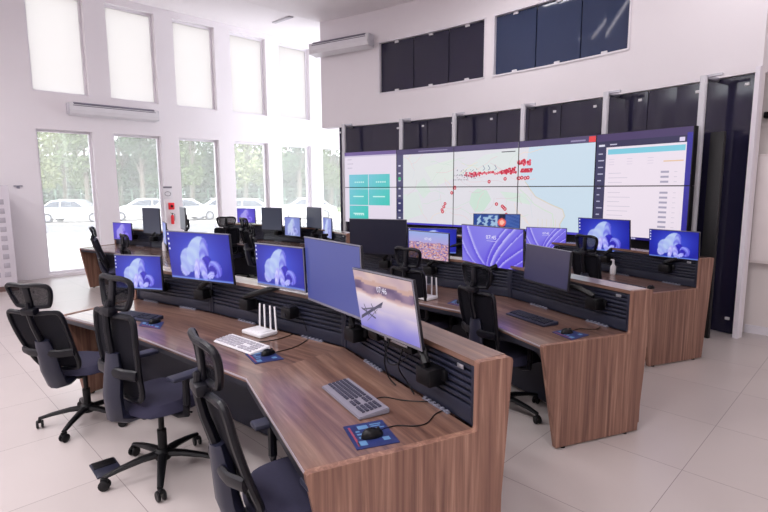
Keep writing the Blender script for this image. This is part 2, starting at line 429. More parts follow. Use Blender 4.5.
for k in range(60):
    x = rr.uniform(2.2, 3.18); y = 1.315+rr.uniform(-.03, .03)+(rr.uniform(0, .15) if x > 2.8 else 0); Dt(x, y, .009, (244, 214, 220), 5)
for k in range(40):
    x = rr.uniform(2.05, 2.42); Dt(x, 1.30+rr.uniform(-.12, .12), .012, (110, 100, 124), 5)
for k in range(20): Rc(2.0+.013*k+.002, 1.15+.11*(k % 2), 2.0+.013*k+.009, 1.18+.11*(k % 2), (90, 84, 104))
for x in (2.48, 2.56, 2.66): Ln([(x, 1.5), (x+.03, 1.42), (x, 1.38)], .008, (120, 130, 160))
Rc(2.76, 1.78, 2.96, 1.80, (60, 56, 70))
Rc(1, 0, 1.12, 1.9, (78, 76, 110)); Rc(1, .3, 1.12, .7, (56, 54, 100))
for k in range(8): Rc(1.03, .15+.2*k, 1.07, .19+.2*k, (206, 206, 224))
Dt(1.05, 1.22, .05, (60, 180, 120))
Rc(1, 1.86, 4, 2, (74, 64, 104)); Rc(3.92, 1.87, 4., 1.985, (226, 62, 66)); Rc(1.4, 1.92, 1.9, 1.94, (150, 140, 176)); Rc(3.7, 1.9, 3.88, 1.93, (150, 140, 176))
Rc(1.12, 0, 4, .05, (76, 66, 190))
# table page
Rc(4, 0, 5, 2, (234, 222, 234)); Rc(4, 1.86, 5, 2, (66, 50, 96)); Rc(4, 1.74, 4.95, 1.86, (40, 38, 76)); Rc(4, 0, 4.12, 1.8, (50, 50, 86)); Rc(4.95, 0, 5, 1.9, (46, 40, 150))
Rc(4.14, 1.60, 4.94, 1.70, (122, 200, 220)); Rc(4.03, 1.76, 4.1, 1.80, (220, 220, 236)); Rc(4.88, 1.76, 4.93, 1.83, (220, 210, 236)); Rc(4.16, 1.78, 4.24, 1.8, (200, 200, 220))
for k in range(12): Rc(4.03, .18+.13*k, 4.06+.04*rr.random(), .2+.13*k, (190, 190, 214))
for k in range(13): 
    y = 1.24-.088*k
    if abs(y-1) < .03: continue
    Rc(4.72, y-.018, 4.80, y+.018, (166, 160, 182))
    Rc(4.16, y-.008, 4.3+.12*rr.random(), y+.004, (206, 196, 212)); Rc(4.85, y-.006, 4.88, y+.004, (206, 196, 212))
Rc(4.74, 1.42, 4.93, 1.44, (226, 190, 150))
for x in (4.16, 4.36, 4.58):
    for q in range(3): Rc(x, 1.5-.05*q, x+.06, 1.51-.05*q, (212, 200, 218))
Rc(4, 0, 5, .05, (34, 26, 110))
for k in range(9): Rc(4.36+.016*k, .012, 4.372+.016*k, .038, (210, 206, 236))
def clip(poly, x0, x1, y0, y1):
    for ax, v, sgn in ((0, x0, 1), (0, x1, -1), (1, y0, 1), (1, y1, -1)):
        out = []
        for i in range(len(poly)):
            a, c = poly[i-1], poly[i]; ia = (a[ax]-v)*sgn >= 0; ic = (c[ax]-v)*sgn >= 0
            if ia != ic:
                t = (v-a[ax])/(c[ax]-a[ax]); out.append((a[0]+(c[0]-a[0])*t, a[1]+(c[1]-a[1])*t))
            if ic: out.append(c)
        poly = out
        if len(poly) < 3: return []
    return poly
def area(p): return sum(p[i-1][0]*p[i][1]-p[i][0]*p[i-1][1] for i in range(len(p)))/2
SW, SH = 1.235, .685
what = [['teal dashboard tiles, lower rows', 'map with a few red dots', 'map with a green park area', 'map with coastline', 'white table page, lower half'],
        ['teal dashboard tiles, top row', 'plain pale upper left part of the map', 'map with a dense red marker cluster', 'pale blue sea and a red top button', 'white table page with light blue bar']]
RS = 13.3
for col in range(5):
    a0, a1 = (col-2.5)*SW/RS, (col-1.5)*SW/RS
    p0, p1 = arc(RS, math.degrees(a0)), arc(RS, math.degrees(a1)); mid = (p0+p1)/2; dr = (p1-p0).normalized(); w = (p1-p0).length
    rz = math.atan2(dr.y, dr.x)
    for row in range(2):
        t = empty('video_wall_screen', (mid.x, mid.y, 1.11+row*SH), rz)
        b = MB(); b.box((0, .055, SH/2), (w-.002, .10, SH-.002), bev=.004); b.build('housing', VWB, t)
        b = MB(); z = 0
        e = .0065; x0, x1, y0, y1 = col, col+1, row, row+1
        for k, (poly, c) in enumerate(SHP):
            q = clip(poly, x0, x1, y0, y1)
            if not q: continue
            if area(q) < 0: q = q[::-1]
            yy = .0042-.0000045*k-.0005
            b.add([((px-x0-.5)*(w-2*e-.002), -yy+.0015, e+(py-y0)*(SH-2*e)) for px, py in q], [tuple(range(len(q)))], 0, None, [c])
        b.v = [Vector((v.x, -.0015-abs(v.y), v.z)) for v in b.v]
        # later shapes sit nearer the viewer
        o = b.build('display', SCREEN, t, smooth=False)
        i = 0
        me = o.data
        cnt = 0; k0 = 0
        for pi, pol in enumerate(me.polygons):
            for vi in pol.vertices: me.vertices[vi].co.y = .0045-.0000*pi-.000012*pi-.0005
        for v in me.vertices: v.co.y -= .006
        tag(t, 'video wall screen showing %s' % what[row][col], 'screen', 'video wall screens')
# black frame structure carrying the screens
t = empty('video_wall_frame', arc(RS+.12, 0, 0))
b = MB(); arc_block(b, RS+.12, RS+.17, -13.2, 13.2, .02, 1.10); b.v = [v-t.location for v in b.v]; b.build('lower_panel', VWB, t)
b = MB(); p = arc(RS+.20, 14.0, 0)-t.location; b.box((p.x+.0, p.y, 1.2), (.15, .05, 2.4), rz=-rad(13.7), bev=.006); b.build('side_panel', VWB, t)
b = MB()
for a in range(-12, 13, 4): b.box(arc(RS+.2, a, 1.3)-t.location, (.06, .05, 2.2), rz=-rad(a))
b.build('rail', VWB, t)
tag(t, 'black carrier frame under and beside the video wall', 'frame')

# ------------------------------------------------------------------ wall fittings
def ac_unit(loc, rz, lab, L=1.75):
    t = empty('air_conditioner', loc, rz)
    prof = [(0, 0), (-.21, .03), (-.235, .1), (-.2, .22), (-.16, .25), (0, .25)]
    b = MB(); n = len(prof)
    vs = [(-L/2, y, z) for y, z in prof]+[(L/2, y, z) for y, z in prof]
    b.add(vs, [tuple(range(n)), tuple(range(n, 2*n))[::-1]]+[(i, (i+1) % n, n+(i+1) % n, n+i) for i in range(n)]); b.build('casing', WHITEP, t, smooth=False)
    b = MB(); b.box((0, -.19, .236), (L-.16, .05, .02), R=Matrix.Rotation(rad(33), 3, 'X')); b.box((0, -.215, .19), (L-.12, .006, .012), R=Matrix.Rotation(rad(20), 3, 'X')); b.build('air_outlet', mat('ac_slot', (120, 116, 132), .5), t)
    b = MB(); b.box((L/2+.01, -.11, .13), (.02, .19, .22), bev=.01); b.box((-L/2-.01, -.11, .13), (.02, .19, .22), bev=.01); b.build('end_cap', mat('ac_cap', (206, 204, 212), .5), t)
    tag(t, lab, 'air conditioner')
ac_unit((WX, 3.91, 3.28), rad(90), 'long white wall air conditioner between the window rows')
p0, p1 = arc(RW-.03, -17.1), arc(RW-.03, -11.6)
d = (p1-p0); ac_unit(((p0.x+p1.x)/2, (p0.y+p1.y)/2-.05, 4.48), math.atan2(d.y, d.x), 'white air conditioner left of the upper dark windows', 1.42)
# fire point between windows two and three
fy = 5.03
t = empty('fire_extinguisher', (WX+.05, fy+.0, .96)); t.scale = (.55, .55, .5)
b = MB(); b.lathe([(.0, 0), (.06, 0), (.065, .02), (.065, .36), (.05, .41), (.02, .44)], 16); b.build('cylinder', RED, t)
b = MB(); b.lathe([(.02, .44), (.02, .49), (.03, .5), (.03, .52)], 10); b.tube([(0, 0, .5), (.0, -.08, .53)], .01); b.build('valve', BLACK, t)
b = MB(); b.tube([(0, .02, .5), (.02, .1, .46), (.02, .09, .3), (.02, .08, .15)], .01, 6); b.build('hose', BLACK, t)
b = MB(); b.box((-.075, 0, .2), (.03, .08, .03)); b.build('bracket', SILVER, t)
tag(t, 'red fire extinguisher hung on the pier between two windows', 'fire extinguisher')
t = empty('alarm_box', (WX+.002, fy+.0, 1.38)); b = MB(); b.box((.025, 0, 0), (.05, .13, .16), bev=.01); b.build('box', RED, t)
b = MB(); b.lathe([(0, 0), (.03, 0), (.03, .01), (0, .012)], 12, M=Matrix.Translation((.05, 0, .0)) @ Matrix.Rotation(rad(90), 4, 'Y')); b.build('button', BLACK, t)
tag(t, 'small red fire alarm box above the extinguisher', 'alarm box')
t = empty('wall_sign', (WX+.002, fy-.06, 1.70)); b = MB(); b.box((.004, 0, 0), (.008, .22, .3), bev=.002); b.build('plate', WHITEP, t)
b = MB(); b.box((.01, 0, .12), (.003, .2, .04)); b.tube([(.01, .07*math.cos(a*PI/8), -.03+.05*math.sin(a*PI/8)) for a in range(16)], .006, 5, closed=True); b.build('print', mat('sign_grey', (120, 116, 126), .6), t)
tag(t, 'white sign with a grey ring above the red alarm box', 'sign')
# vented cabinet at the left edge
t = empty('vented_cabinet', (-11.55, 1.2, 0))
b = MB(); b.box((0, 0, .98), (1.0, 1.1, 1.78), bev=.01)
b.build('body', mat('cabinet_white', (214, 208, 216), .5), t)
for i in range(3):
    for j in range(9):
        b = MB(); b.box((.503, .12+.15*i, .3+.16*j), (.01, .09, .09), bev=.004)
        b.build('vent', mat('vent_grey', (176, 170, 180), .6), t)
b = MB(); b.box((0, 0, .045), (1.02, 1.12, .09)); b.build('plinth', BROWN, t)
tag(t, 'white cabinet with square vents on brown plinth by the windows', 'cabinet')
t = empty('wall_hook', (WX, 2.08, 1.86)); b = MB(); b.box((.02, 0, 0), (.04, .14, .02), bev=.004); b.box((.01, 0, -.03), (.02, .05, .04), bev=.004); b.build('hook', mat('hook_grey', (150, 146, 160), .4), t)
tag(t, 'small grey bracket on the pier left of the first window', 'bracket')
# right: wall cabinet and bracket
t = empty('wall_cabinet', (-.64, 7.5, .9))
b = MB(); b.box((0, -.1, .62), (1.15, .2, 1.26), bev=.012); b.build('body', mat('cream_lacquer', (232, 222, 220), .4), t)
b = MB(); b.box((0, -.206, .62), (1.09, .012, 1.2), bev=.004); b.build('door', mat('cream_lacquer_door', (236, 227, 226), .35), t)
tag(t, 'cream wall cabinet at the right edge of the room', 'cabinet')
t = empty('wall_bracket', (-.74, 7.5, 2.60)); b = MB(); b.box((-.1, -.05, 0), (.7, .1, .07), bev=.01); b.box((-.35, -.03, .0), (.08, .14, .11), bev=.01); b.build('bracket', BLACK, t)
tag(t, 'black bracket on the wall above the cream cabinet', 'bracket')
t = empty('wall_corner_strip', arc(RW-.02, 14.97, 0)); b = MB(); b.box((0, 0, 1.55), (.05, .05, 3.1), rz=-rad(15)); b.build('strip', mat('strip_white', (236, 232, 240), .4), t)
t['kind'] = 'structure'; t.name = 'trim_3'

# ------------------------------------------------------------------ desks
B0, B1, B2, B3 = Vector((.385, 2.115)), Vector((-.27, 3.27)), Vector((-1.47, 4.24)), Vector((-2.37, 4.80))
F0, F1, F2, F3 = Vector((-.3, 1.79)), Vector((-.77, 2.74)), Vector((-1.84, 3.63)), Vector((-2.67, 4.17))
def make_desk():
    root = empty('console_desk')
    L = lambda v, z=0: W(v.x-F0.x, v.y-F0.y, z)
    back = [B0, B1, B2, B3]; front = [F0, F1, F2, F3]
    cap = .175
    # outward offset of the back line
    def off(pts, d):
        out = []
        for i in range(4):
            ns = []
            if i > 0: s = (pts[i]-pts[i-1]).normalized(); ns.append(Vector((s.y, -s.x)))
            if i < 3: s = (pts[i+1]-pts[i]).normalized(); ns.append(Vector((s.y, -s.x)))
            n = sum(ns, Vector((0, 0))).normalized(); k = 1/max(.5, n.dot(ns[0]))
            if n.y < 0: pass
            out.append(pts[i]+n*d*k)
        return out
    s = (B1-B0).normalized(); nn = Vector((s.y, -s.x)); sg = 1 if nn.x > 0 else -1
    outer = off(back, cap*sg); slat = off(back, .03*sg)
    inset = off(front, .05*sg)
    for i in range(3):
        b = MB(); b.prism([L(v) for v in (front[i], front[i+1], back[i+1], back[i])], .722, .75)
        b.build('worktop', WTOP[i], root, smooth=False)
        b = MB(); b.prism([L(v) for v in (front[i], front[i+1], inset[i+1], inset[i])], .690, .722)
        q0, q1 = L(front[i], .738), L(front[i+1], .738)
        b.build('front_beam', NAVYD, root, smooth=False)
        b = MB(); b.tube([L(front[i], .741), L(front[i+1], .741)], .007, 6); b.build('edge_trim', mat('edge_grey', (150, 140, 146), .5), root)
        b = MB(); b.prism([L(v) for v in (back[i], back[i+1], outer[i+1], outer[i])], 1.035, 1.06)
        b.build('cap_board', WTOP[i], root, smooth=False)
        # slatted upright panel
        a, c = slat[i], slat[i+1]; d = (c-a); ln = d.length; rz = math.atan2(d.y, d.x)+rad(45)
        T = Matrix.Translation(L((a+c)/2)) @ Matrix.Rotation(rz, 4, 'Z')
        sy = -1 if sg > 0 else 1     # local y sign pointing to the operator
        inn = (T.to_3x3() @ Vector((0, 1, 0))).dot(W(-nn.x*sg, -nn.y*sg)) if i == 0 else inn
        sy = 1 if inn > 0 else -1
        b = MB(); b.box((0, -.01*sy, .893), (ln-.004, .02, .285), M=T)
        b.box((0, .008*sy, .795), (ln-.03, .02, .085), M=T, bev=.004)
        for k in range(6): b.box((0, .010*sy, .858+.031*k), (ln-.05, .018, .020), M=T, bev=.005)
        for e in (-1, 1): b.box((e*(ln/2-.016), .012*sy, .893), (.028, .022, .28), M=T, bev=.003)
        b.build('slatted_panel', NAVY, root)
        b = MB(); b.box((0, .016*sy, 1.030), (ln-.02, .012, .008), M=T); b.build('rail', NAVYD, root)
        if i == 0:
            b = MB(); b.box((-(ln/2-.10), .026*sy, 1.005), (.045, .004, .02), M=T, bev=.001); b.build('badge', SILVER, root)
        for u in (.14, .62) if i < 2 else (.2, .7):
            b = MB(); b.box((-ln/2+ln*u+.09, .032*sy, .7535), (.21, .018, .006), M=T, bev=.001)
            for k in range(6): b.box((-ln/2+ln*u+.036*k, .032*sy, .759), (.02, .016, .012), M=T, bev=.003)
            b.build('socket_strip', SOCK, root)
        b = MB(); a, c = outer[i], outer[i+1]; b.prism([L(v) for v in (outer[i], outer[i+1], off(back, (cap-.02)*sg)[i+1], off(back, (cap-.02)*sg)[i])], .04, 1.035)
        b.build('rear_panel', WEND, root, smooth=False)
        m1, m2 = off(back, -.22*sg), off(back, -.20*sg)
        b = MB(); b.prism([L(v) for v in (m1[i], m1[i+1], m2[i+1], m2[i])], .05, .70)
        b.build('modesty_panel', PERF, root, smooth=False)
        if i:
            b = MB(); p = L(m2[i], 0); q = L(back[i], 0); b.box(((p.x+q.x)/2, (p.y+q.y)/2, .36), (.25, .05, .66), rz=math.atan2(q.y-p.y, q.x-p.x)); b.build('leg', NAVYD, root)
    for k, (f, bk) in enumerate(((F0, B0), (F3, B3))):
        ax = (bk-f); D = ax.length; ax.normalize()
        r = .022; top = 1.06; bo = D+cap+.005
        prof = [(.13, .012), (-.004, .72), (-.004, .745), (.006, .754)]
        prof += [(D-.02, .754), (D-.004, .758), (D, .775), (D, top-.004), (D+.004, top+.003)]
        prof += [(bo-r+r*math.sin(q*PI/8), top+.003-r+r*math.cos(q*PI/8)) for q in range(5)]
        prof += [(bo-.075, .012)]
        A = W(ax.x, ax.y); N = Vector((A.y, -A.x, 0))
        if k: N = -N
        if k == 0 and N.dot(L(F1)-L(F0)) > 0 or k == 1 and N.dot(L(F2)-L(F3)) > 0: N = -N
        b = MB(); b.slab(prof, L(f), A, N, .036); b.build('end_panel', WEND, root, smooth=False)
        b = MB()
        for q in (.2, D): 
            p = L(f)+A*q+N*.018; b.lathe([(.02, 0), (.02, .014)], 10, M=Matrix.Translation(p))
        b.build('foot', BLACK, root)
    return root
desk = make_desk()
DESKS = [((-.3, 1.79), 0, 'nearest walnut console desk, with white router and near beach wallpaper monitor'),
         ((1.04, 3.30), -4.5, 'middle walnut console desk right of the nearest one, with black keyboard'),
         ((2.50, 4.90), -4.5, 'farthest right walnut console desk in front of the table screen'),
         ((-3.03, 6.68), 0, 'walnut console desk at far left beside the windows'),
         ((-1.30, 7.90), 0, 'walnut console desk in the back centre before the bright windows')]
for i, (p, r, lb) in enumerate(DESKS):
    o = desk if i == 0 else dup(desk)
    o.location = W(*p); o.rotation_euler = (0, 0, rad(r)); tag(o, lb, 'desk', 'curved console desks')
def on_desk(i, v):      # desk-plan point -> plan point on the copy
    p, r, _ = DESKS[i]; d = Vector(v)-F0; a = rad(r)
    return Vector((p[0]+d.x*math.cos(a)-d.y*math.sin(a), p[1]+d.x*math.sin(a)+d.y*math.cos(a)))

# ------------------------------------------------------------------ chairs
def smooth_loop(pts, n=6):
    out = []; k = len(pts)
    for i in range(k):
        p0, p1, p2, p3 = (Vector(pts[(i+j-1) % k]) for j in range(4))
        for q in range(n):
            t = q/n; out.append(.5*((2*p1)+(-p0+p2)*t+(2*p0-5*p1+4*p2-p3)*t*t+(-p0+3*p1-3*p2+p3)*t*t*t))
    return out
def make_chair():
    root = empty('office_chair')
    b = MB()
    b.lathe([(.045, .085), (.05, .10), (.05, .135), (.034, .15)], 16)
    for k in range(5):
        a = 2*PI*k/5+.3; d = Vector((math.cos(a), math.sin(a), 0))
        b.tube([d*.03+Vector((0, 0, .118)), d*.12+Vector((0, 0, .116)), d*.24+Vector((0, 0, .098)), d*.325+Vector((0, 0, .078))], [.030, .026, .021, .017], 8, flat=.75)
    b.build('base', BLACK, root)
    for k in range(5):
        a = 2*PI*k/5+.3; d = Vector((math.cos(a), math.sin(a), 0)); p = d*.325
        M = Matrix.Translation((p.x, p.y, .032)) @ Matrix.Rotation(a+.9*k, 4, 'Z')
        b = MB()
        for e in (-1, 1): b.lathe([(.0, -.008), (.026, -.008), (.031, -.003), (.031, .004), (.024, .009), (0, .01)], 14, M=M @ Matrix.Translation((0, e*.016, 0)) @ Matrix.Rotation(PI/2, 4, 'X'))
        b.box((0, 0, .028), (.04, .022, .03), M=M, bev=.006); b.tube([(0, 0, .03), (0, 0, .055)], .008, 6, M=M)
        b.build('caster', BLACK, root)
    b = MB(); b.lathe([(.027, .14), (.027, .27), (.017, .272), (.017, .42)], 14); b.build('gas_column', BLACK, root)
    b = MB(); b.box((0, -.02, .425), (.17, .26, .05), bev=.015); b.tube([(.08, .03, .42), (.2, .05, .415), (.25, .05, .425)], .006, 6); b.build('tilt_mechanism', BLACK, root)
    # seat: cushioned slab with waterfall front
    N, K = 20, 7; vs = []; fs = []
    def sp(u, v, top):
        x = .245*u; y = .235*v+.02
        r = max(abs(u), abs(v)); e = 1-min(1, (abs(u)**5+abs(v)**5))
        z = .452 + (.062*max(0, e)**.35 if top else -.012*max(0, e)**.3)
        if v > .45: z -= .05*(v-.45)**2*2
        z += .012*abs(u)**2 if top else 0
        return (x*(1-.06*abs(v)**3), y, z)
    G = 14; idx = {}
    for top in (1, 0):
        for i in range(G+1):
            for j in range(G+1):
                u, v = -1+2*i/G, -1+2*j/G
                # squircle map
                uu = u*math.sqrt(1-.34*v*v); vv = v*math.sqrt(1-.34*u*u)
                x, y, z = sp(u, v, top); idx[top, i, j] = len(vs); vs.append((.245*uu*1.02, .235*vv+.02, z))
    for top in (1, 0):
        for i in range(G):
            for j in range(G):
                f = (idx[top, i, j], idx[top, i+1, j], idx[top, i+1, j+1], idx[top, i, j+1]); fs.append(f if top else f[::-1])
    for i in range(G):
        for (p, q) in (((i, 0), (i+1, 0)), ((i+1, G), (i, G)), ((0, i+1), (0, i)), ((G, i), (G, i+1))):
            fs.append((idx[1, q[0], q[1]], idx[1, p[0], p[1]], idx[0, p[0], p[1]], idx[0, q[0], q[1]]))
    b = MB(); b.add(vs, fs); b.build('seat', CHSEAT, root)
    # spine bracket
    b = MB(); b.tube([(0, -.06, .425), (0, -.2, .42), (0, -.262, .44), (0, -.285, .56), (0, -.288, .70), (0, -.298, .80)], [.03, .038, .045, .045, .042, .03], 10, flat=1.0)
    b.v = [Vector((v.x*1.7, v.y, v.z)) for v in b.v]
    b.build('back_support', CHGR, root)
    # backrest frame
    def bp(x, z):     # surface of the backrest
        t = (z-.53)/.5
        return Vector((x, -.205-.115*t+.05*(1-(1-2*t)**2)*-.35 + .35*x*x*1.1, z))
    raw = [(-.20, 1.0), (-.205, .86), (-.19, .70), (-.17, .58), (-.11, .535), (.11, .535), (.17, .58), (.19, .70), (.205, .86), (.20, 1.0), (.13, 1.015), (0, 1.005), (-.13, 1.015)]
    loop = smooth_loop([bp(x, z) for x, z in raw], 5)
    b = MB(); b.tube(loop, .0165, 8, closed=True, up=(0, 1, 0)); 
    fr = b.build('back_frame', CHFR, root)
    def halfw(z): return .175+.03*min(1, (z-.58)/.3) if z > .58 else .175-.055*(.58-z)/.045
    for nm, m, zz, offy, inset_ in (('back_mesh', CHMESH, [.545+.455*i/10 for i in range(11)], 0, .012), ):
        vs = []; fs = []
        for z in zz:
            hw = halfw(z)-inset_*.2
            for j in range(9): vs.append(bp(-hw+2*hw*j/8, z)+Vector((0, .004, 0)))
        for i in range(len(zz)-1):
            for j in range(8): fs.append((i*9+j, i*9+j+1, (i+1)*9+j+1, (i+1)*9+j))
        b = MB(); b.add(vs, fs); b.build(nm, m, root, fixn=False)
    b = MB(); b.tube([bp(-.20, .70)+Vector((0, -.02, 0)), bp(-.12, .70)+Vector((0, -.045, 0)), bp(0, .70)+Vector((0, -.05, 0)), bp(.12, .70)+Vector((0, -.045, 0)), bp(.20, .70)+Vector((0, -.02, 0))], .03, 8, up=(0, 1, 0), flat=.5)
    b.v = [Vector((v.x, v.y, v.z)) for v in b.v]; b.build('lumbar_support', CHFR, root)
    # headrest
    b = MB(); b.tube([(0, -.300, .78), (0, -.332, .92), (0, -.345, 1.02), (0, -.33, 1.09)], [.022, .020, .018, .016], 8); b.box((0, -.332, 1.03), (.11, .06, .05), bev=.015); b.build('headrest_post', CHFR, root)
    h = empty('headrest'); h.parent = root
    def hp(x, z): return Vector((x, -.312+.9*x*x-.22*(z-1.12)**2*2-.12*(z-1.12), z))
    lp = smooth_loop([hp(x, z) for x, z in ((-.152, 1.20), (-.158, 1.15), (-.13, 1.07), (-.10, 1.055), (0, 1.05), (.10, 1.055), (.13, 1.07), (.158, 1.15), (.152, 1.20), (.09, 1.216), (0, 1.212), (-.09, 1.216))], 4)
    b = MB(); b.tube(lp, .0155, 8, closed=True, up=(0, 1, 0)); b.box((0, -.317, 1.13), (.05, .022, .16), bev=.008)
    b.build('headrest_frame', CHFR, h)
    vs = []; fs = []
    for i in range(7):
        z = 1.055+.15*i/6; hw = .118+.034*i/6
        for j in range(9): vs.append(hp(-hw+2*hw*j/8, z)+Vector((0, .006, 0)))
    for i in range(6):
        for j in range(8): fs.append((i*9+j, i*9+j+1, (i+1)*9+j+1, (i+1)*9+j))
    b = MB(); b.add(vs, fs); b.build('headrest_mesh', HRMESH, h, fixn=False)
    for e in (-1, 1):
        a = empty('armrest'); a.parent = root
        b = MB(); b.tube([(e*.10, -.02, .43), (e*.22, -.01, .425), (e*.275, .0, .44), (e*.285, .0, .50), (e*.285, .0, .655)], [.018, .02, .022, .022, .02], 8); b.build('armrest_post', CHFR, a)
        b = MB(); b.box((e*.28, .03, .668), (.085, .25, .028), bev=.013); b.build('arm_pad', ARMPAD, a)
    return root
chair = make_chair()
# plan position, facing, scale, label
CH = [((-.385, 2.09), 33, 1.03, 4, 'nearest black mesh office chair, cut by the lower edge of the photo'),
      ((-1.42, 3.08), 54, 1.05, -7, 'black mesh office chair at the middle of the nearest desk, full base visible'),
      ((-2.31, 3.79), 80, 1.0, 10, 'leftmost black mesh office chair, seen from behind at the nearest desk'),
      ((.96, 3.96), 28, 1.0, 0, 'black mesh chair at the near end of the middle desk, beside the black keyboard'),
      ((.445, 4.98), 42, 1.01, 0, 'black mesh chair at the middle desk in front of the city wallpaper monitor'),
      ((2.58, 5.88), 20, 1.02, 0, 'black mesh chair at the far right desk, right of the grey monitor'),
      ((-4.30, 8.35), 22, 1.0, 8, 'far black chair at the left end of the window side desk'),
      ((-3.30, 7.10), 42, .97, 0, 'far black chair behind the leftmost blue flower monitor'),
      ((-1.75, 8.35), 20, 1.02, 6, 'far black chair nearest the video wall at the back centre desk'),
      ((-2.15, 9.18), 35, 1.06, 4, 'far black chair in the middle of the back centre desk'),
      ((-3.02, 9.95), 100, 1.03, 0, 'far black chair at the left end of the back centre desk')]
for i, (p, f, s, tl_, lb) in enumerate(CH): 
    o = dup(chair) if i < len(CH)-1 else chair
    o.location = W(*p); o.rotation_euler = (0, 0, frz(f)); o.scale = (s, s, s)
    for ch in o.children:
        if ch.name.split('.')[0] in ('back_support', 'back_frame', 'back_mesh', 'lumbar_support', 'headrest_post', 'headrest') and tl_:
            Rx = Matrix.Rotation(rad(tl_), 4, 'X'); pv = Vector((0, -.12, .43)); ch.rotation_euler = (rad(tl_), 0, 0); ch.location = pv-(Rx @ pv)
    ba = {0: 20, 1: 2, 2: 56}.get(i, 31*i)       # how the star base happens to stand
    for ch in o.children:
        if ch.name.split('.')[0] in ('base', 'caster'): ch.rotation_euler = (0, 0, rad(ba+45)-frz(f)-.3)
    tag(o, lb, 'chair', 'black mesh office chairs')

# ------------------------------------------------------------------ monitors
def mixc(a, b_, t): t = max(0, min(1, t)); return tuple(a[i]*(1-t)+b_[i]*t for i in range(3))
def ell(u, v, cx, cy, rx, ry, ang):
    a = rad(ang); x, y = (u-cx)*1.78, v-cy
    xr, yr = x*math.cos(a)+y*math.sin(a), -x*math.sin(a)+y*math.cos(a)
    return (xr/rx)**2+(yr/ry)**2, xr/rx, yr/ry
def bloom(u, v):
    d = math.hypot((u-.5)*1.2, v-.55)
    c = mixc((70, 92, 226), (22, 30, 158), d*1.55)
    layers = [(.27, .28, .16, .23, -25, (184, 190, 244), (146, 146, 234)), (.33, .42, .26, .28, -40, (172, 188, 238), (140, 150, 230)),
              (.47, .62, .25, .38, -42, (184, 202, 240), (152, 168, 236)), (.585, .56, .14, .36, -6, (160, 174, 240), (70, 62, 210)),
              (.60, .36, .15, .20, -40, (50, 40, 196), (24, 20, 150)), (.74, .27, .20, .17, -40, (150, 160, 244), (66, 54, 206)), (.70, .24, .12, .09, -40, (46, 34, 186), (26, 20, 150)),
              (.55, .22, .10, .26, 12, (190, 196, 250), (110, 102, 230)), (.44, .20, .08, .28, -10, (206, 206, 252), (140, 130, 236)), (.66, .13, .12, .07, 30, (196, 204, 250), (120, 110, 232))]
    for cx, cy, rx, ry, an, c0, c1 in layers:
        q, x, y = ell(u, v, cx, cy, rx, ry, an)
        if q < 1:
            st = .5+.5*math.sin(9*y+5*x*x+2*x)
            k = mixc(c0, c1, .5*st+.45*max(0, x)*1.)
            c = mixc(c, k, min(1, (1-q)*9))
    if v < .03: c = mixc(c, (120, 150, 226), .8)
    return c
def ribbons(u, v):
    c = mixc((138, 132, 230), (84, 62, 214), max(0, u*.9-v*.6)+.12*math.sin(4*u+2*v)+.1)
    for sx, ex, ve, p, w in ((.30, -.06, .80, .5, .035), (.44, .10, .9, .55, .05), (.42, .74, 1., 1.7, .035), (.48, .86, 1., 1.5, .06), (.55, 1., .95, 1.3, .03), (.62, 1.06, .62, 1.2, .05), (.78, 1.04, .3, 1., .035)):
        x = sx+(ex-sx)*(v/ve)**p; d = (u-x)/w
        if v > ve*1.1: continue
        if 0 <= d < 1: c = mixc(c, (206, 204, 252), (1-d)*.95)
        elif -1.6 < d < 0: c = mixc(c, (76, 52, 208), (1+d/1.6)*.6)
    return c
def beach(u, v):
    n = noise.noise(Vector((u*5, v*7, 1.3))); w = v+.05*n+.10*(u-.5)*.2
    if w > .86: c = mixc((214, 186, 178), (188, 160, 170), n+.5)
    elif w > .80: c = (196, 160, 150)
    elif w > .66: c = mixc((92, 74, 110), (150, 124, 148), .5+n+(.25 if w > .76 else 0))
    elif w > .60: c = mixc((176, 140, 150), (226, 200, 196), (.66-w)/.06)
    else: c = mixc((232, 214, 214), (120, 116, 206), (.62-w)*1.5+.25*n*(1 if v < .4 else .2))
    return c
def city(u, v):
    if v > .62+.06*noise.noise(Vector((u*6, 2, 0))): return mixc((150, 170, 226), (176, 160, 214), (1-v)*2.2)
    h = noise.cell(Vector((u*46+3*noise.noise(Vector((u*8, v*8, 1))), v*30, 3))); k = noise.cell(Vector((u*30+9, v*20, 8)))
    pal = [(226, 160, 150), (236, 196, 186), (196, 120, 120), (110, 84, 150), (150, 140, 206), (240, 214, 200), (226, 150, 90), (86, 80, 160)]
    return mixc(pal[int(abs(h)*7.99) % 8], (150, 130, 190), .25+.2*k)
def wmap(u, v):
    c = mixc((26, 56, 130), (40, 80, 160), noise.noise(Vector((u*6, v*6, 2)))+.5)
    if .08 < u < .52 and noise.noise(Vector((u*13, v*9, 7))) > .02 and .2 < v < .95: c = (160, 190, 220)
    if .70 < u: c = mixc(c, (70, 100, 170), .8 if int(v*14+u*9) % 2 else .3)
    if .55 < u < .70: c = (20, 26, 60)
    d = math.hypot((u-.62)*1.78, v-.68)
    if d < .16: c = (232, 96, 86)
    if d < .09: c = (250, 190, 170)
    return c
def dimblue(u, v): return mixc((60, 70, 142), (80, 88, 154), .6*u+.4*v+.15*math.sin(3*u+2*v))
def bluepale(u, v): 
    c = bloom(u, v); return mixc(c, (196, 206, 226), .55)
def purplef(u, v):
    c = bloom(u, v); return mixc(c, (150, 110, 226), .45)
def offdark(u, v): return (12, 14, 32)
def offgrey(u, v): return mixc((62, 56, 78), (34, 34, 70), 1-v)  # switched-off screen whose grey sheen is painted as emission
def offreflect(u, v): return mixc((66, 70, 84), (46, 50, 66), v)  # window reflections on switched-off screens, painted as a pale grey glow
def black(u, v): return (10, 10, 16)
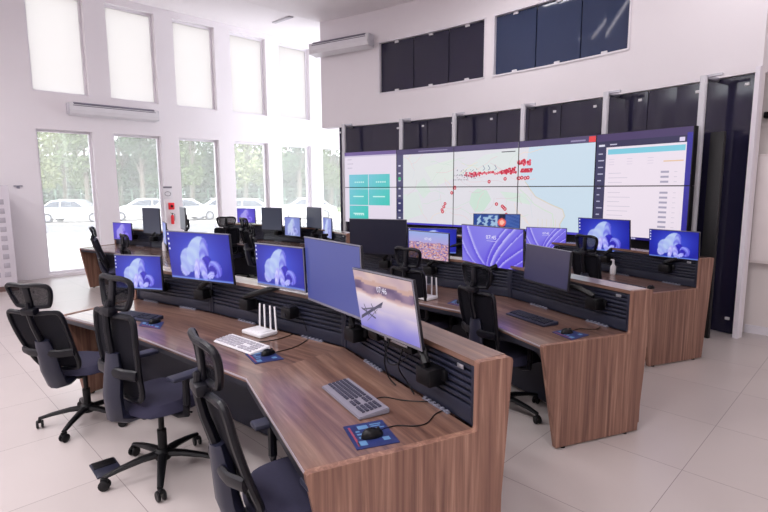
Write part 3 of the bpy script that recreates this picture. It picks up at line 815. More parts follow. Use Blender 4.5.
IMG = {'bloom': (bloom, 72, 40), 'ribbons': (ribbons, 96, 48), 'beach': (beach, 56, 40), 'city': (city, 84, 48), 'map': (wmap, 60, 30), 'dimblue': (dimblue, 8, 6), 'bluepale': (bluepale, 30, 20), 'purple': (purplef, 30, 20), 'offdark': (offdark, 2, 2), 'offgrey': (offgrey, 4, 8), 'offreflect': (offreflect, 2, 8), 'black': (black, 2, 2)}
def text_polys(txt, size, x, z, col):
    cu = bpy.data.curves.new('t', 'FONT'); cu.body = txt; cu.size = size; cu.align_x = 'CENTER'; cu.resolution_u = 2
    o = bpy.data.objects.new('t', cu); C.objects.link(o)
    bpy.context.view_layer.update()
    me = o.to_mesh(); vs = [(v.co.x+x, -.0022, v.co.y+z) for v in me.vertices]; fs = [tuple(p.vertices) for p in me.polygons]
    o.to_mesh_clear(); bpy.data.objects.remove(o); bpy.data.curves.remove(cu)
    return vs, fs, lin(col)
DISP = {}
def make_display(kind, w, h):
    key = (kind, w, h)
    if key in DISP: return DISP[key]
    f, nx, ny = IMG[kind]; b = MB(); dw, dh = w-.016, h-.024
    vs = []; fs = []; cs = []
    cl = [[lin(f(i/nx, j/ny)) for j in range(ny+1)] for i in range(nx+1)]
    for i in range(nx+1):
        for j in range(ny+1): vs.append((-dw/2+dw*i/nx, 0, -dh/2+.004+dh*j/ny))
    for i in range(nx):
        for j in range(ny):
            a = i*(ny+1)+j; fs.append((a, a+ny+1, a+ny+2, a+1)); cs.append((cl[i][j], cl[i+1][j], cl[i+1][j+1], cl[i][j+1]))
    b.add(vs, fs, 0, None, cs)
    def tx(*a):
        v, f_, c = text_polys(*a); b.add(v, f_, 0, None, [c]*len(f_))
    if kind in ('ribbons', 'city', 'beach'):
        tx('07:45' if kind != 'beach' else '07:46', h*.13, -.0*w, h*.20, (240, 236, 250))
    if kind in ('ribbons',): b.add([(-.05, -.0022, h*.15), (.05, -.0022, h*.15), (.05, -.0022, h*.158), (-.05, -.0022, h*.158)], [(0, 1, 2, 3)], 0, None, [lin((220, 214, 246))])
    if kind == 'bloom':
        for k in range(4):
            z = h*.42-k*h*.1; b.add([(-w*.475, -.0022, z), (-w*.45, -.0022, z), (-w*.45, -.0022, z+h*.04), (-w*.475, -.0022, z+h*.04)], [(0, 1, 2, 3)], 0, None, [lin((214, 220, 236))])
    if kind == 'beach':   # outrigger boat lying on the water
        L_ = lambda p, r_, c: b.add([(p[0][0]*w-r_, -.0022, p[0][1]*h-r_), (p[1][0]*w-r_*.3, -.0022, p[1][1]*h-r_), (p[1][0]*w+r_, -.0022, p[1][1]*h+r_), (p[0][0]*w-r_*.2, -.0022, p[0][1]*h+r_)], [(0, 1, 2, 3)], 0, None, [lin(c)])
        L_(((-.44, -.30), (-.02, .04)), .011, (66, 64, 90)); L_(((-.40, -.16), (-.04, -.02)), .005, (96, 92, 112)); L_(((-.34, -.33), (-.12, -.08)), .003, (96, 92, 112))
        L_(((-.36, -.06), (-.30, -.24)), .004, (86, 84, 104)); L_(((-.22, -.02), (-.16, -.16)), .004, (86, 84, 104)); L_(((-.42, -.14), (-.18, -.24)), .004, (70, 66, 92))
    o = b.build('display', SCREEN, None, smooth=False); DISP[key] = o.data; me = o.data
    bpy.data.objects.remove(o); return me
SHELL = {}
def monitor(c, yaw, tilt, roll, w, h, kind, label, mount=None, rim=False, group='monitors on the console desks', hub=False):
    c = Vector(c); yaw, tilt, roll = rad(yaw), rad(tilt), rad(roll)
    n = Vector((math.sin(yaw), -math.cos(yaw), 0)); r = Vector((math.cos(yaw), math.sin(yaw), 0)); u = Vector((0, 0, 1))
    n2 = n*math.cos(tilt)+u*math.sin(tilt); u2 = u*math.cos(tilt)-n*math.sin(tilt)
    r3 = r*math.cos(roll)+u2*math.sin(roll); u3 = u2*math.cos(roll)-r*math.sin(roll)
    Z45 = Matrix.Rotation(rad(45), 3, 'Z')
    R = Matrix((Z45 @ r3, Z45 @ (-n2), Z45 @ u3)).transposed()
    t = empty('computer_monitor'); t.matrix_world = Matrix.Translation(W(c.x, c.y, c.z)) @ R.to_4x4()
    key = (w, h, rim)
    if key not in SHELL:
        b = MB(); b.box((0, .0105, 0), (w, .018, h), bev=.004); b.box((0, .035, -.02), (w*.55, .035, h*.5), bev=.014)
        b.box((0, .0015, h/2-.002), (w, .005, .006), 1); b.box((0, .001, -h/2+.008), (w-.004, .004, .014), 1 if rim else 0); b.box((w/2-.003, .0015, 0), (.004, .005, h), 1 if rim else 0)
        o = b.build('monitor_housing', [BEZEL, BEZELS], t); SHELL[key] = o.data
    else:
        o = bpy.data.objects.new('monitor_housing', SHELL[key]); C.objects.link(o); o.parent = t
    d = bpy.data.objects.new('display', make_display(kind, w, h)); C.objects.link(d); d.parent = t; d.location = (0, -.0012, 0)
    if mount:
        inv = t.matrix_world.inverted(); mp = W(*mount)
        dirw = (Z45 @ (-n)).normalized()
        back = inv @ (t.matrix_world @ Vector((0, .06, -.02)))
        P0 = Vector((0, .05, -.02)); M1 = inv @ (mp+Vector((0, 0, .02)))
        op = -dirw
        elbow = inv @ ((t.matrix_world @ Vector((0, .09, -h*.32)))*.5+(mp+op*.1+Vector((0, 0, .06)))*.5+Vector((dirw.y, -dirw.x, 0))*.08)
        pts = [P0, Vector((0, .085, -.03)), Vector((0.01, .085, -h*.40)), elbow, inv @ (mp+op*.07+Vector((0, 0, .05))), inv @ (mp+op*.07)]
        b = MB(); b.tube(pts[:3], .016, 8); b.tube(pts[2:], [.02, .022, .022, .02], 8); b.box((0, .058, -.02), (.10, .015, .10), bev=.004)
        b.build('monitor_arm', BLACK, t)
        cb = MB(); T = inv @ Matrix.Translation(mp) @ Matrix.Rotation(math.atan2(dirw.y, dirw.x)-PI/2, 4, 'Z')
        cb.box((0, -.045, -.01), (.11, .10, .085), M=T, bev=.01); cb.box((0, -.012, .0), (.16, .02, .05), M=T, bev=.004)
        cb.build('mounting_clamp', BLACK, t)
    tag(t, label, 'monitor', group)
    return t
S32 = (.708, .42); S27 = (.594, .352); S24 = (.522, .31)
def sc(c, k): return (c[0]*k, c[1]*k, 1.8+(c[2]-1.8)*k)
def slatpt(i, seg, tt, z=.93):
    pts = [B0, B1, B2, B3]; p = pts[seg]*(1-tt)+pts[seg+1]*tt; q = on_desk(i, p); return (q.x, q.y, z)
m5 = monitor(sc((0, 2.68, 1.167), .95), -58.2, -8.2, 1.8, .582, .345, 'beach', 'near monitor showing a beach lock screen with 07:46, tilted forward', slatpt(0, 0, .2), rim=True)
b = MB(); b.tube([(-.27, .05, -.20), (.0, .055, -.205), (.24, .06, -.19)], .018, 8); b.box((-.22, .05, -.205), (.10, .06, .07), bev=.01); b.box((.05, .05, -.215), (.22, .05, .035), bev=.006); b.build('support_bar', BLACK, m5)
b = MB(); b.box((.05, .02, -.195), (.16, .004, .012), bev=.001); b.box((-.07, .02, -.195), (.02, .006, .02), bev=.002); b.build('cable_connector', SILVER, m5)
monitor((-.325, 3.11, 1.262), -56.1, -2.4, .3, .722, .43, 'dimblue', 'large monitor with plain dim blue screen beside the near beach one', slatpt(0, 0, .80), rim=True)
monitor(sc((-.759, 3.659, 1.23), .97), -38.9, -2.5, 0, *S24, 'bloom', 'smaller blue flower monitor above the white router', slatpt(0, 1, .62), rim=True)
monitor(sc((-1.313, 3.605, 1.311), 1.128), -26.9, -5.5, -.5, .69, .409, 'bloom', 'largest blue flower monitor on the nearest desk', slatpt(0, 2, .04))
monitor(sc((-2.23, 4.58, 1.042), .965), -19.4, .2, .8, *S24, 'bloom', 'leftmost small blue flower monitor on the nearest desk', slatpt(0, 2, .6))
monitor(sc((-.064, 5.115, 1.303), 1.13), -20, -2.4, -.2, .69, .41, 'offdark', 'large black switched off monitor in front of the teal dashboard', slatpt(1, 2, .05))
monitor(sc((.474, 5.458, 1.169), .985), -39.9, -2.3, -1, *S24, 'city', 'monitor showing an orange city under blue sky', slatpt(1, 1, .60))
monitor(sc((.911, 4.316, 1.286), 1.135), -43.9, -4.4, -1.2, .69, .41, 'ribbons', 'large monitor with purple ribbons and the time 07:45', slatpt(1, 1, .16))
monitor(sc((1.322, 4.138, 1.147), .97), -67, 2.3, -1.1, *S24, 'offgrey', 'grey switched off monitor turned sideways on the middle desk', slatpt(1, 0, .2))
monitor((.73, 7.75, .984), -14, 0, -.5, .75, .39, 'bloom', 'blue flower monitor half hidden behind the city monitor', slatpt(2, 2, .3), group='monitors on the far right desk')
monitor((1.60, 7.28, 1.225), -20, 0, 0, .66, .38, 'map', 'monitor with a world map and red circle below the video wall', slatpt(2, 1, .80), group='monitors on the far right desk')
monitor((2.16, 6.80, 1.10), -24, 0, -.5, *S24, 'ribbons', 'small purple ribbon monitor partly behind the grey one', slatpt(2, 1, .3), group='monitors on the far right desk')
monitor(sc((2.37, 5.517, 1.268), 1.13), -55.7, -5.9, 0, .69, .41, 'bloom', 'blue flower monitor in front of the table screen, left of the last one', slatpt(2, 0, .85), group='monitors on the far right desk')
monitor(sc((3.554, 6.253, 1.076), .86), -56.2, -5, 0, *S24, 'bloom', 'rightmost blue flower monitor near the black pane', slatpt(2, 0, .25), group='monitors on the far right desk')
gf = 'monitors on the two far desks'
monitor((-4.72, 9.22, 1.03), -28, 0, 0, .52, .32, 'purple', 'far blue violet monitor at the left end beside the window pier', slatpt(3, 2, .4), group=gf)
monitor((-4.08, 8.98, 1.23), -32, 0, 0, .50, .46, 'offreflect', 'far dark grey monitor in front of the second window', slatpt(3, 1, .85), group=gf)
monitor((-3.53, 8.22, 1.08), -62, 0, 0, .52, .36, 'bluepale', 'far pale monitor seen edge on behind the largest flower monitor', slatpt(3, 1, .5), group=gf)
monitor((-3.22, 8.20, 1.32), -60, 0, 0, .52, .36, 'offreflect', 'far grey monitor below the fire extinguisher', slatpt(3, 1, .2), group=gf)
monitor((-2.78, 10.35, 1.24), -30, 0, 0, .50, .30, 'purple', 'far purple flower monitor before the fourth window', slatpt(4, 2, .3), group=gf)
monitor((-2.16, 9.85, 1.20), -33, 0, 0, .54, .44, 'offreflect', 'far wide grey monitor in the back centre', slatpt(4, 1, .65), group=gf)
monitor((-1.69, 9.45, 1.08), -42, 0, 0, .46, .36, 'bluepale', 'far pale blue monitor standing low in the back centre', slatpt(4, 1, .35), group=gf)
monitor((-1.26, 9.2, 1.26), -48, 0, 0, .46, .38, 'offreflect', 'far grey monitor left of the video wall edge', slatpt(4, 0, .95), group=gf)
monitor((-.98, 8.85, 1.10), -65, 0, 0, .46, .36, 'bluepale', 'far pale blue monitor nearest the video wall', slatpt(4, 0, .6), group=gf)

# ------------------------------------------------------------------ desk equipment
def adapter(i, seg, tt, lb, z=.93):
    x, y, z_ = slatpt(i, seg, tt, z); pts = [B0, B1, B2, B3]; d = (on_desk(i, pts[seg+1])-on_desk(i, pts[seg])).normalized()
    t = empty('wall_adapter', W(x, y, z), math.atan2(d.y, d.x)+rad(45))
    b = MB(); b.box((0, .055, 0), (.10, .09, .08), bev=.012); b.build('body', BLACK, t)
    b = MB(); b.box((0, .055, .043), (.07, .06, .008), bev=.003); b.box((0, .103, -.01), (.02, .006, .02), bev=.002); b.build('cover', NAVYD, t); tag(t, lb, 'adapter')
adapter(0, 1, .30, 'black box on the slatted panel right of the white router')
def keyboard(c, ang, label, light=0, L=.44, D=.15):
    t = empty('keyboard', W(c[0], c[1], .7505), rad(ang+45))
    b = MB()
    vs = [(-L/2, -D/2, 0), (L/2, -D/2, 0), (L/2, D/2, 0), (-L/2, D/2, 0), (-L/2, -D/2, .012), (L/2, -D/2, .012), (L/2, D/2, .028), (-L/2, D/2, .028)]
    bm = bmesh.new(); V = [bm.verts.new(v) for v in vs]
    for f in ((3,2,1,0),(4,5,6,7),(0,1,5,4),(1,2,6,5),(2,3,7,6),(3,0,4,7)): bm.faces.new([V[i] for i in f])
    bmesh.ops.bevel(bm, geom=bm.edges[:], offset=.004, segments=2, affect='EDGES'); b.bm(bm)
    b.build('body', [KEYB, WHITEP, KEYD][light], t)
    b = MB(); sl = math.atan2(.016, D); Rm = Matrix.Rotation(sl, 3, 'X')
    def key(x, y, w=.0155): b.box((x, y, .012+.016*(y+D/2)/D+.004), (w, .0145, .007), R=Rm, bev=.002)
    y0 = -D/2+(.04 if light != 1 else .02)
    rows = 5 if light != 2 else 6
    st = (D-.035-(.04 if light != 1 else .02))/(rows-1)*1.02
    for r_ in range(rows):
        y = y0+r_*st
        if r_ == 0:
            for k, (x, w) in enumerate(((-.20, .022), (-.175, .02), (-.15, .02), (-.085, .10), (-.02, .02), (.005, .02))): key(x, y, w)
        else:
            for k in range(13): key(-L/2+.018+.0188*k, y)
        for k in range(3): key(.055+.0188*k, y) if r_ != 2 else None
        for k in range(4): key(.125+.0188*k, y)
    b.build('keys', [KEYC, KEYW, KEYDC][light], t)
    tag(t, label, 'keyboard', 'keyboards on the desks')
def mouse(c, ang, label, z=.754):
    t = empty('computer_mouse', W(c[0], c[1], z), rad(ang+45))
    b = MB(); n = 12; vs = []; fs = []
    for i in range(7):
        a = i/6*PI/2; zz = .034*math.sin(a); k = math.cos(a)**.6 if i < 6 else .02
        for j in range(n*2):
            q = PI*j/n; vs.append((.029*k*math.cos(q)*(1+.08*math.sin(q)), .052*k*math.sin(q), zz*(1-.15*math.sin(q))))
    m_ = n*2
    for i in range(6):
        for j in range(m_): fs.append((i*m_+j, i*m_+(j+1) % m_, (i+1)*m_+(j+1) % m_, (i+1)*m_+j))
    fs.append(tuple(range(m_))[::-1]); fs.append(tuple(range(6*m_, 7*m_)))
    b.add(vs, fs); b.build('shell', BLACK, t)
    b = MB(); b.lathe([(0, -.003), (.008, -.003), (.008, .003), (0, .003)], 10, M=Matrix.Translation((0, .028, .027)) @ Matrix.Rotation(PI/2, 4, 'Y')); b.build('scroll_wheel', RUB, t)
    tag(t, label, 'mouse', 'black computer mice')
def mousepad(pts, label):
    q = [W(*p) for p in pts]; c = sum(q, Vector())/4; t = empty('mouse_pad', (c.x, c.y, .7505))
    b = MB(); b.prism([(p.x-c.x, p.y-c.y) for p in q], 0, .003); b.build('pad', PADB, t, smooth=False)
    def uv(u, v): 
        p = (q[0]*(1-u)+q[1]*u)*(1-v)+(q[3]*(1-u)+q[2]*u)*v-c; return (p.x, p.y)
    b = MB()
    for (u0, u1, v0, v1, mi) in ((.08, .13, .1, .9, 1), (.2, .36, .55, .62, 0), (.2, .42, .42, .48, 0), (.2, .3, .3, .36, 0), (.62, .9, .1, .14, 0), (.62, .85, .18, .22, 0), (.62, .92, .27, .31, 0), (.3, .55, .1, .25, 0), (.7, .86, .7, .84, 0), (.1, .3, .72, .9, 0)):
        b.prism([uv(u0, v0), uv(u1, v0), uv(u1, v1), uv(u0, v1)], .003, .0034, mi)
    b.build('print', [PADL, PADR], t, smooth=False)
    tag(t, label, 'mouse pad', 'blue printed mouse pads')
def cable(pts, label, r=.0028, z=.7535):
    P_ = [W(p[0], p[1], p[2] if len(p) > 2 else z) for p in pts]
    out = []
    for i in range(len(P_)-1):
        p0, p1, p2, p3 = P_[max(0, i-1)], P_[i], P_[i+1], P_[min(len(P_)-1, i+2)]
        for q in range(6):
            t_ = q/6; out.append(.5*((2*p1)+(-p0+p2)*t_+(2*p0-5*p1+4*p2-p3)*t_*t_+(-p0+3*p1-3*p2+p3)*t_**3))
    out.append(P_[-1]); b = MB(); b.tube(out, r, 6); o = b.build('cable', BLACK); tag(o, label, 'cable'); return o
keyboard((-.155, 2.43), -60.5, 'grey keyboard with dark keys on the near end of the nearest desk', 0, D=.16)
keyboard((-.96, 3.32), -41, 'white keyboard beside the white router', 1)
keyboard((-2.02, 4.09), -28, 'dark keyboard at the left end of the nearest desk', 2)
keyboard((1.165, 3.96), -64, 'black keyboard on the near end of the middle desk', 2)
keyboard((2.50, 5.28), -64, 'dark keyboard on the far right desk', 2)
mousepad([(-.185, 2.137), (-.013, 2.204), (.062, 2.0), (-.113, 1.937)], 'blue printed mouse pad near the front corner of the nearest desk')
mousepad([(-.888, 3.145), (-.764, 3.244), (-.62, 3.045), (-.777, 2.958)], 'blue grey mouse pad next to the white keyboard')
mousepad([(-1.885, 3.83), (-1.968, 4.072), (-1.742, 3.942), (-1.686, 3.74)], 'blue mouse pad at the left part of the nearest desk')
mousepad([(1.214, 3.603), (1.343, 3.679), (1.451, 3.522), (1.287, 3.406)], 'blue mouse pad on the middle desk near its end panel')
mousepad([(.57, 4.54), (.666, 4.70), (.80, 4.56), (.69, 4.40)], 'blue mouse pad on the middle desk beside the chairs')
mouse((-.054, 2.05), -60, 'black mouse on the nearest blue pad'); mouse((-.737, 3.13), -40, 'black mouse on the pad by the white keyboard')
mouse((-1.80, 3.91), -30, 'black mouse on the leftmost pad of the nearest desk'); mouse((1.31, 3.57), -64, 'black mouse on the middle desk pad'); mouse((2.74, 5.17), -60, 'black mouse on the far right desk', .7505)
mouse((.69, 4.56), -30, 'black mouse between the two chairs of the middle desk')
cable([(-.06, 2.43), (.0, 2.455), (.08, 2.42), (.173, 2.40), (.24, 2.405)], 'black keyboard cable crossing the near desk top')
cable([(-.025, 2.10), (.05, 2.145), (.13, 2.14), (.19, 2.17), (.235, 2.26), (.30, 2.316)], 'black mouse cable near the end panel')
cable([(-.86, 3.40), (-.80, 3.42), (-.73, 3.47), (-.66, 3.58)], 'black cable behind the white keyboard')
cable([(-.70, 3.17), (-.60, 3.27), (-.54, 3.42), (-.545, 3.52), (-.56, 3.50, .85), (-.62, 3.56, .95)], 'black cable hanging down to the middle mouse pad')
cable([(1.36, 3.62), (1.45, 3.68), (1.55, 3.66), (1.61, 3.72)], 'black mouse cable on the middle desk')
# cables under the near monitor
cable([(.03, 2.58, 1.02), (.0, 2.60, .90), (.02, 2.62, .80), (.06, 2.60, .757)], 'black cable hanging left below the beach monitor', r=.004)
cable([(.09, 2.46, 1.0), (.07, 2.48, .9), (.11, 2.50, .82), (.15, 2.48, .757)], 'black cable hanging right below the beach monitor', r=.004)
cable([(.0, 2.66, .98), (.02, 2.60, .88), (.08, 2.55, .90), (.13, 2.46, .99)], 'black cable looping below the beach monitor', r=.004)
def router(c, ang, label):
    t = empty('wifi_router', W(c[0], c[1], .7505), rad(ang+45))
    b = MB(); b.box((0, 0, .016), (.23, .15, .028), bev=.008); b.box((0, 0, .032), (.17, .10, .006), bev=.003); b.build('body', WHITEP, t)
    for i, (x, y, lx) in enumerate(((-.10, .075, -.01), (-.035, .075, 0), (.035, .075, 0), (.10, .075, .01))):
        b = MB(); b.box((0, 0, .095), (.016, .009, .19), bev=.004, M=Matrix.Translation((x, y, .012)) @ Matrix.Rotation(-lx*6, 4, 'Y')); b.tube([(x, y-.012, .018), (x, y+.006, .018)], .008, 8); b.build('antenna', WHITEP, t)
    tag(t, label, 'router', 'white routers with four antennas')
router((-.905, 3.60), -41, 'white router with four antennas on the nearest desk')
router((.375, 4.77), -46, 'white router behind the chair at the middle desk')
t = empty('spray_bottle', W(2.74, 6.05, .7505)); b = MB(); b.lathe([(0, 0), (.03, 0), (.033, .01), (.033, .09), (.014, .12), (.012, .14)], 14); b.build('bottle', WHITEP, t)
b = MB(); b.lathe([(.014, .14), (.014, .17), (.006, .175)], 10); b.box((-.012, 0, .172), (.04, .012, .016), bev=.004); b.build('pump', WHITEP, t); tag(t, 'small white pump bottle on the far right desk', 'bottle')
t = empty('spray_bottle', W(*[v for v in on_desk(3, (-1.0, 3.75))], .7505)); b = MB(); b.lathe([(0, 0), (.035, 0), (.035, .12), (.014, .17), (.012, .22)], 12); b.build('bottle', WHITEP, t); tag(t, 'white bottle on the window side desk', 'bottle')
# small device under the near arm and floor box
t = empty('floor_outlet_box', W(-1.81, 3.108, 0), rad(45+42)); b = MB(); b.box((0, 0, .006), (.15, .21, .012), bev=.003); b.build('frame', CHGR, t)
b = MB(); b.box((.0, .055, .014), (.13, .09, .006), bev=.002); b.build('lid', BLACK, t); tag(t, 'grey floor outlet box with black lid beside the middle chair base', 'floor box')

# ------------------------------------------------------------------ ceiling lights
LED = mat('led_diffuser', (255, 250, 252), .5, emit=(255, 247, 252), es=7.)
for X in (-7.6, -4.4, -1.2, 2.0):
    for Y, en in ((-3.2, 80), (-.6, 92), (6.3, 24)):
        if (X > 0 or X < -7) and Y > 6: continue
        t = empty('linear_ceiling_light', (X, Y, 5.16)); b = MB(); b.box((0, 0, .0), (1.5, .12, .07), bev=.008); b.build('housing', WHITEP, t)
        b = MB(); b.box((0, 0, -.038), (1.44, .09, .01)); b.build('diffuser', LED, t)
        tag(t, 'white linear light mounted on the flat ceiling above the desks', 'ceiling light', 'linear ceiling lights')
        l = bpy.data.lights.new('lamp', 'AREA'); l.shape = 'RECTANGLE'; l.size = 1.44; l.size_y = .3; l.energy = en; l.color = (1., .97, .985)
        lo = bpy.data.objects.new('lamp', l); C.objects.link(lo); lo.parent = t; lo.location = (0, 0, -.06)
t = empty('linear_ceiling_light', (-5.28, 4.48, 5.16), rad(43.5)); b = MB(); b.box((0, 0, .0), (2.5, .07, .06), bev=.008); b.build('housing', WHITEP, t)
b = MB(); b.box((0, 0, -.034), (2.46, .035, .01)); b.build('diffuser', LED, t); tag(t, 'thin linear ceiling light mirrored in the upper right dark glass', 'ceiling light', 'linear ceiling lights')

t = empty('ceiling_slot_diffuser', (-9.6, 6.58, 5.325)); t.rotation_euler = (0, rad(10.4), rad(-18))
b = MB(); b.box((0, 0, 0), (1.3, .09, .03), bev=.006); b.build('frame', mat('slot_grey', (190, 186, 194), .5), t); tag(t, 'thin grey slot diffuser on the sloping ceiling above the fifth window', 'ceiling vent')

# ------------------------------------------------------------------ outdoors
GZ = -.33
GRD = mat('pale_concrete_ground', (206, 200, 196), .9, noise_amt=.08, nscale=.5)
b = MB(); b.box((-45, 20, GZ-.1), (65, 110, .2)); struct('ground', b, GRD)
R45 = rad(45)
b = MB(); c = W(-18, 28, GZ+.005); b.box(c, (90, 6.5, .02), rz=R45); struct('road', b, mat('asphalt', (118, 116, 124), .9, noise_amt=.08))
b = MB(); c = W(-18, 37.5, GZ+.15); b.box(c, (90, .3, .3), rz=R45); struct('kerb', b, mat('kerb', (190, 188, 184), .9))
b = MB(); c = W(-18, 47, GZ+.02); b.box(c, (110, 18, .04), rz=R45); struct('lawn', b, mat('grass', (120, 140, 84), .95, noise_amt=.3, nscale=1.))
LEAF = [mat('leaf_a', (108, 124, 80), .7, noise_amt=.35, nscale=1.2), mat('leaf_b', (70, 94, 62), .7, noise_amt=.35, nscale=1.2), mat('leaf_c', (140, 148, 100), .7, noise_amt=.35, nscale=1.2)]
BARK = mat('bark', (120, 108, 100), .9, noise_amt=.3, nscale=4)
def tree(x, y, h, r, li, label):
    rr = random.Random(int(x*100+y*7)); t = empty('tree', W(x, y, GZ))
    b = MB(); b.tube([(0, 0, 0), (.1, .05, h*.25), (.0, .1, h*.5), (.1, 0, h*.72)], [.24, .19, .14, .06], 8)
    for k in range(4):
        a = rr.uniform(0, 6.28); b.tube([(0.05, .05, h*.36+.1*k), (math.cos(a)*r*.4, math.sin(a)*r*.4, h*.55), (math.cos(a)*r*.6, math.sin(a)*r*.6, h*.68)], [.10, .06, .03], 6)
    b.build('trunk', BARK, t)
    b = MB(); cl = [(Vector((rr.uniform(-.6, .6)*r, rr.uniform(-.6, .6)*r, h*rr.uniform(.34, .88))), rr.uniform(.35, .6)*r) for _ in range(11)]
    for k in range(2600):
        c, q = cl[k % 11]; d = Vector((rr.gauss(0, 1), rr.gauss(0, 1), rr.gauss(0, 1))).normalized()*q*rr.uniform(.55, 1.05); p = c+d
        s = rr.uniform(.10, .2); u = Vector((rr.gauss(0, 1), rr.gauss(0, 1), rr.gauss(0, 1))).normalized(); v = u.orthogonal().normalized()
        b.add([p-u*s, p+v*s*.6, p+u*s, p-v*s*.6], [(0, 1, 2, 3)])
    b.build('crown', LEAF[li], t, smooth=False, fixn=False); tag(t, label, 'tree', 'trees outside the windows')
tl = ['leafy tree behind the first window from the left', 'tree with bare lower trunk behind the first window', 'green tree right of the first window pier', 'darker tree behind the second window', 'tall tree seen at the right of the second window', 'tree behind the pier with the fire extinguisher',
      'tree behind the third window', 'pale tree at the right of the third window', 'tree behind the fourth window', 'tree right of the fourth window', 'tree behind the fifth window', 'tree seen beside the dark glazing edge']
for i, u in enumerate((30, 62, 84, 118, 140, 165, 190, 214, 244, 270, 298, 330)):
    d = [42, 49, 43, 50, 42, 49, 43, 50, 42, 49, 42, 49][i]
    tree((u-384)/521*d, d, [8.6, 9.4, 8.2, 9, 8.4, 9.2, 8.8, 8.0, 9, 8.6, 9, 8.8][i], [2.0, 2.5, 1.9, 2.5, 1.9, 2.5, 1.9, 2.5, 2.0, 2.5, 2.0, 2.5][i], [2, 2, 0, 1, 1, 0, 0, 1, 2, 0, 1, 0][i], tl[i])
HEDGE = LEAF[1]
b = MB(); rr = random.Random(5)
for k in range(13000):
    x = rr.uniform(-42, 2); y = 55+rr.uniform(-1, 1); z = rr.uniform(0, 5.4)+GZ; p = W(x, y, z); s = .36
    u = Vector((rr.gauss(0, 1), rr.gauss(0, 1), rr.gauss(0, 1))).normalized(); v = u.orthogonal().normalized()
    b.add([p-u*s, p+v*s*.6, p+u*s, p-v*s*.6], [(0, 1, 2, 3)])
o = b.build('hedge', HEDGE, smooth=False, fixn=False); tag(o, 'dense green hedge growing behind the trees outside', 'hedge', kind='stuff')
t = empty('wire_fence', W(-12, 38.5, GZ), R45); b = MB()
FM = mat('green_fence', (110, 138, 120), .6)
for k in range(24): b.tube([(-22+k*1.9, 0, 0), (-22+k*1.9, 0, 2.1)], .035, 6)
b.build('post', FM, t)['kind'] = 'stuff'
b = MB()
for z in (.1, .5, .9, 1.3, 1.7, 2.05): b.tube([(-22, 0, z), (21.7, 0, z)], .012, 4)
for k in range(110): b.tube([(-22+k*.4, 0, .1), (-22+k*.4, 0, 2.05)], .008, 4)
b.build('wire_mesh', FM, t); tag(t, 'tall green wire fence behind the parked cars', 'fence')
CARW = mat('white_car_paint', (226, 226, 230), .25, coat=.6); CARG = mat('car_glass', (70, 76, 88), .08); WHL = mat('wheel', (50, 50, 56), .5)
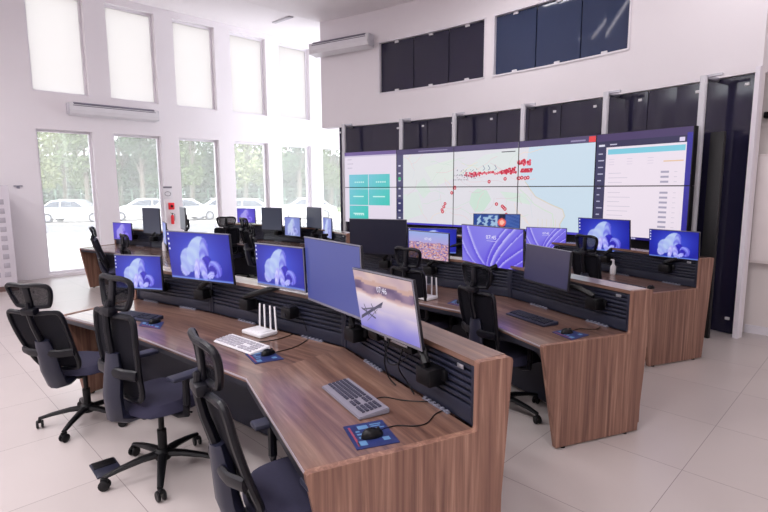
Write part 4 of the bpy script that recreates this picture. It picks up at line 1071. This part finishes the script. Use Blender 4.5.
def make_car():
    t = empty('car')
    prof = [(-2.15, .32), (-2.2, .62), (-2.1, .84), (-1.75, .92), (-1.2, 1.36), (-.6, 1.46), (.35, 1.42), (1.05, .98), (1.85, .84), (2.15, .66), (2.2, .40), (2.1, .28)]
    def body(y): k = 1-.10*abs(y)**2; return [(x*(1-.02*abs(y)), z if z < .95 else .95+(z-.95)*(1-.0*abs(y))) for x, z in prof]
    b = MB(); n = len(prof); secs = [(-.86, .9), (-.82, 1.), (0, 1.02), (.82, 1.), (.86, .9)]; vs = []
    for y, k in secs:
        for x, z in prof:
            yy = y*(1 if z < .95 else 1-.22*(z-.95)/.5); vs.append((x*(.98 if k < 1 else 1), yy, .28+(z-.28)*(.97 if k < 1 else k)))
    fs = [tuple(range(n))[::-1], tuple(range(4*n, 5*n))]
    for i in range(4):
        for j in range(n): fs.append((i*n+j, i*n+(j+1) % n, (i+1)*n+(j+1) % n, (i+1)*n+j))
    b.add(vs, fs); b.build('body', CARW, t)
    b = MB()
    for e in (-1, 1):
        for q in ([(-1.55, .98), (-1.15, 1.30), (-.62, 1.38), (-.62, .98)], [(-.54, .98), (-.54, 1.38), (.26, 1.34), (.78, 1.0)]):
            b.add([(x, e*(.875-.22*(z-.95)/.5), z) for x, z in q], [(0, 1, 2, 3)])
    b.add([(1.02, -.66, 1.03), (1.02, .66, 1.03), (.42, .6, 1.41), (.42, -.6, 1.41)], [(0, 1, 2, 3)]); b.build('window_glass', CARG, t, smooth=False)
    for x in (-1.35, 1.35):
        for e in (-1, 1):
            b = MB(); b.lathe([(.0, -.1), (.28, -.1), (.32, -.06), (.32, .06), (.28, .1), (0, .1)], 20, M=Matrix.Translation((x, e*.78, .32)) @ Matrix.Rotation(PI/2, 4, 'X')); w_ = b.build('wheel', WHL, t)
            b = MB(); b.lathe([(0, -.005), (.19, -.005), (.19, .005), (0, .005)], 14, M=Matrix.Translation((x, e*.886, .32)) @ Matrix.Rotation(PI/2, 4, 'X')); b.build('hubcap', SILVER, w_)
    return t
car = make_car()
for i, (u, d, a, lb) in enumerate(((72, 33, 8, 'white car parked outside the first window'), (140, 35, 25, 'white car parked outside the second window'), (182, 34, 40, 'white car at the left of the third window'),
                                   (215, 35.5, 30, 'white car at the right of the third window'), (252, 33, 5, 'white car parked outside the fourth window'), (302, 35, 20, 'white car parked outside the fifth window'))):
    o = car if i == 0 else dup(car); o.location = W((u-384)/521*d, d, GZ); o.rotation_euler = (0, 0, rad(45+a+(180 if i % 2 else 0))); tag(o, lb, 'car', 'white cars parked outside')

# ------------------------------------------------------------------ light, world, camera
w = bpy.data.worlds.new('sky'); bpy.context.scene.world = w; w.use_nodes = True
bg = w.node_tree.nodes['Background']; bg.inputs['Color'].default_value = (.93, .95, 1., 1); bg.inputs['Strength'].default_value = 3.8
sun = bpy.data.lights.new('sun', 'SUN'); sun.energy = 2.2; sun.angle = rad(3); sun.color = (1, .97, .92)
so = bpy.data.objects.new('sun', sun); C.objects.link(so); so.rotation_euler = (rad(42), 0, rad(60))
cam = bpy.data.cameras.new('camera'); cam.lens = 24; cam.sensor_width = 36; cam.clip_start = .05; cam.clip_end = 300
co = bpy.data.objects.new('camera', cam); C.objects.link(co)
TH = math.atan(69/512); ROLL = .0055
co.matrix_world = Matrix.Translation((0, 0, 1.8)) @ Matrix.Rotation(rad(45), 4, 'Z') @ Matrix.Rotation(PI/2-TH, 4, 'X') @ Matrix.Rotation(-ROLL, 4, 'Z')
s = bpy.context.scene; s.camera = co
s.view_settings.view_transform = 'Standard'; s.view_settings.look = 'None'; s.view_settings.gamma = 1; s.view_settings.exposure = 0.; s.view_settings.use_curve_mapping = False
s.cycles.max_bounces = 8; s.cycles.transparent_max_bounces = 16; s.cycles.use_denoising = True
try: s.cycles.denoiser = 'OPENIMAGEDENOISE'
except Exception: pass
s.cycles.sample_clamp_indirect = 8
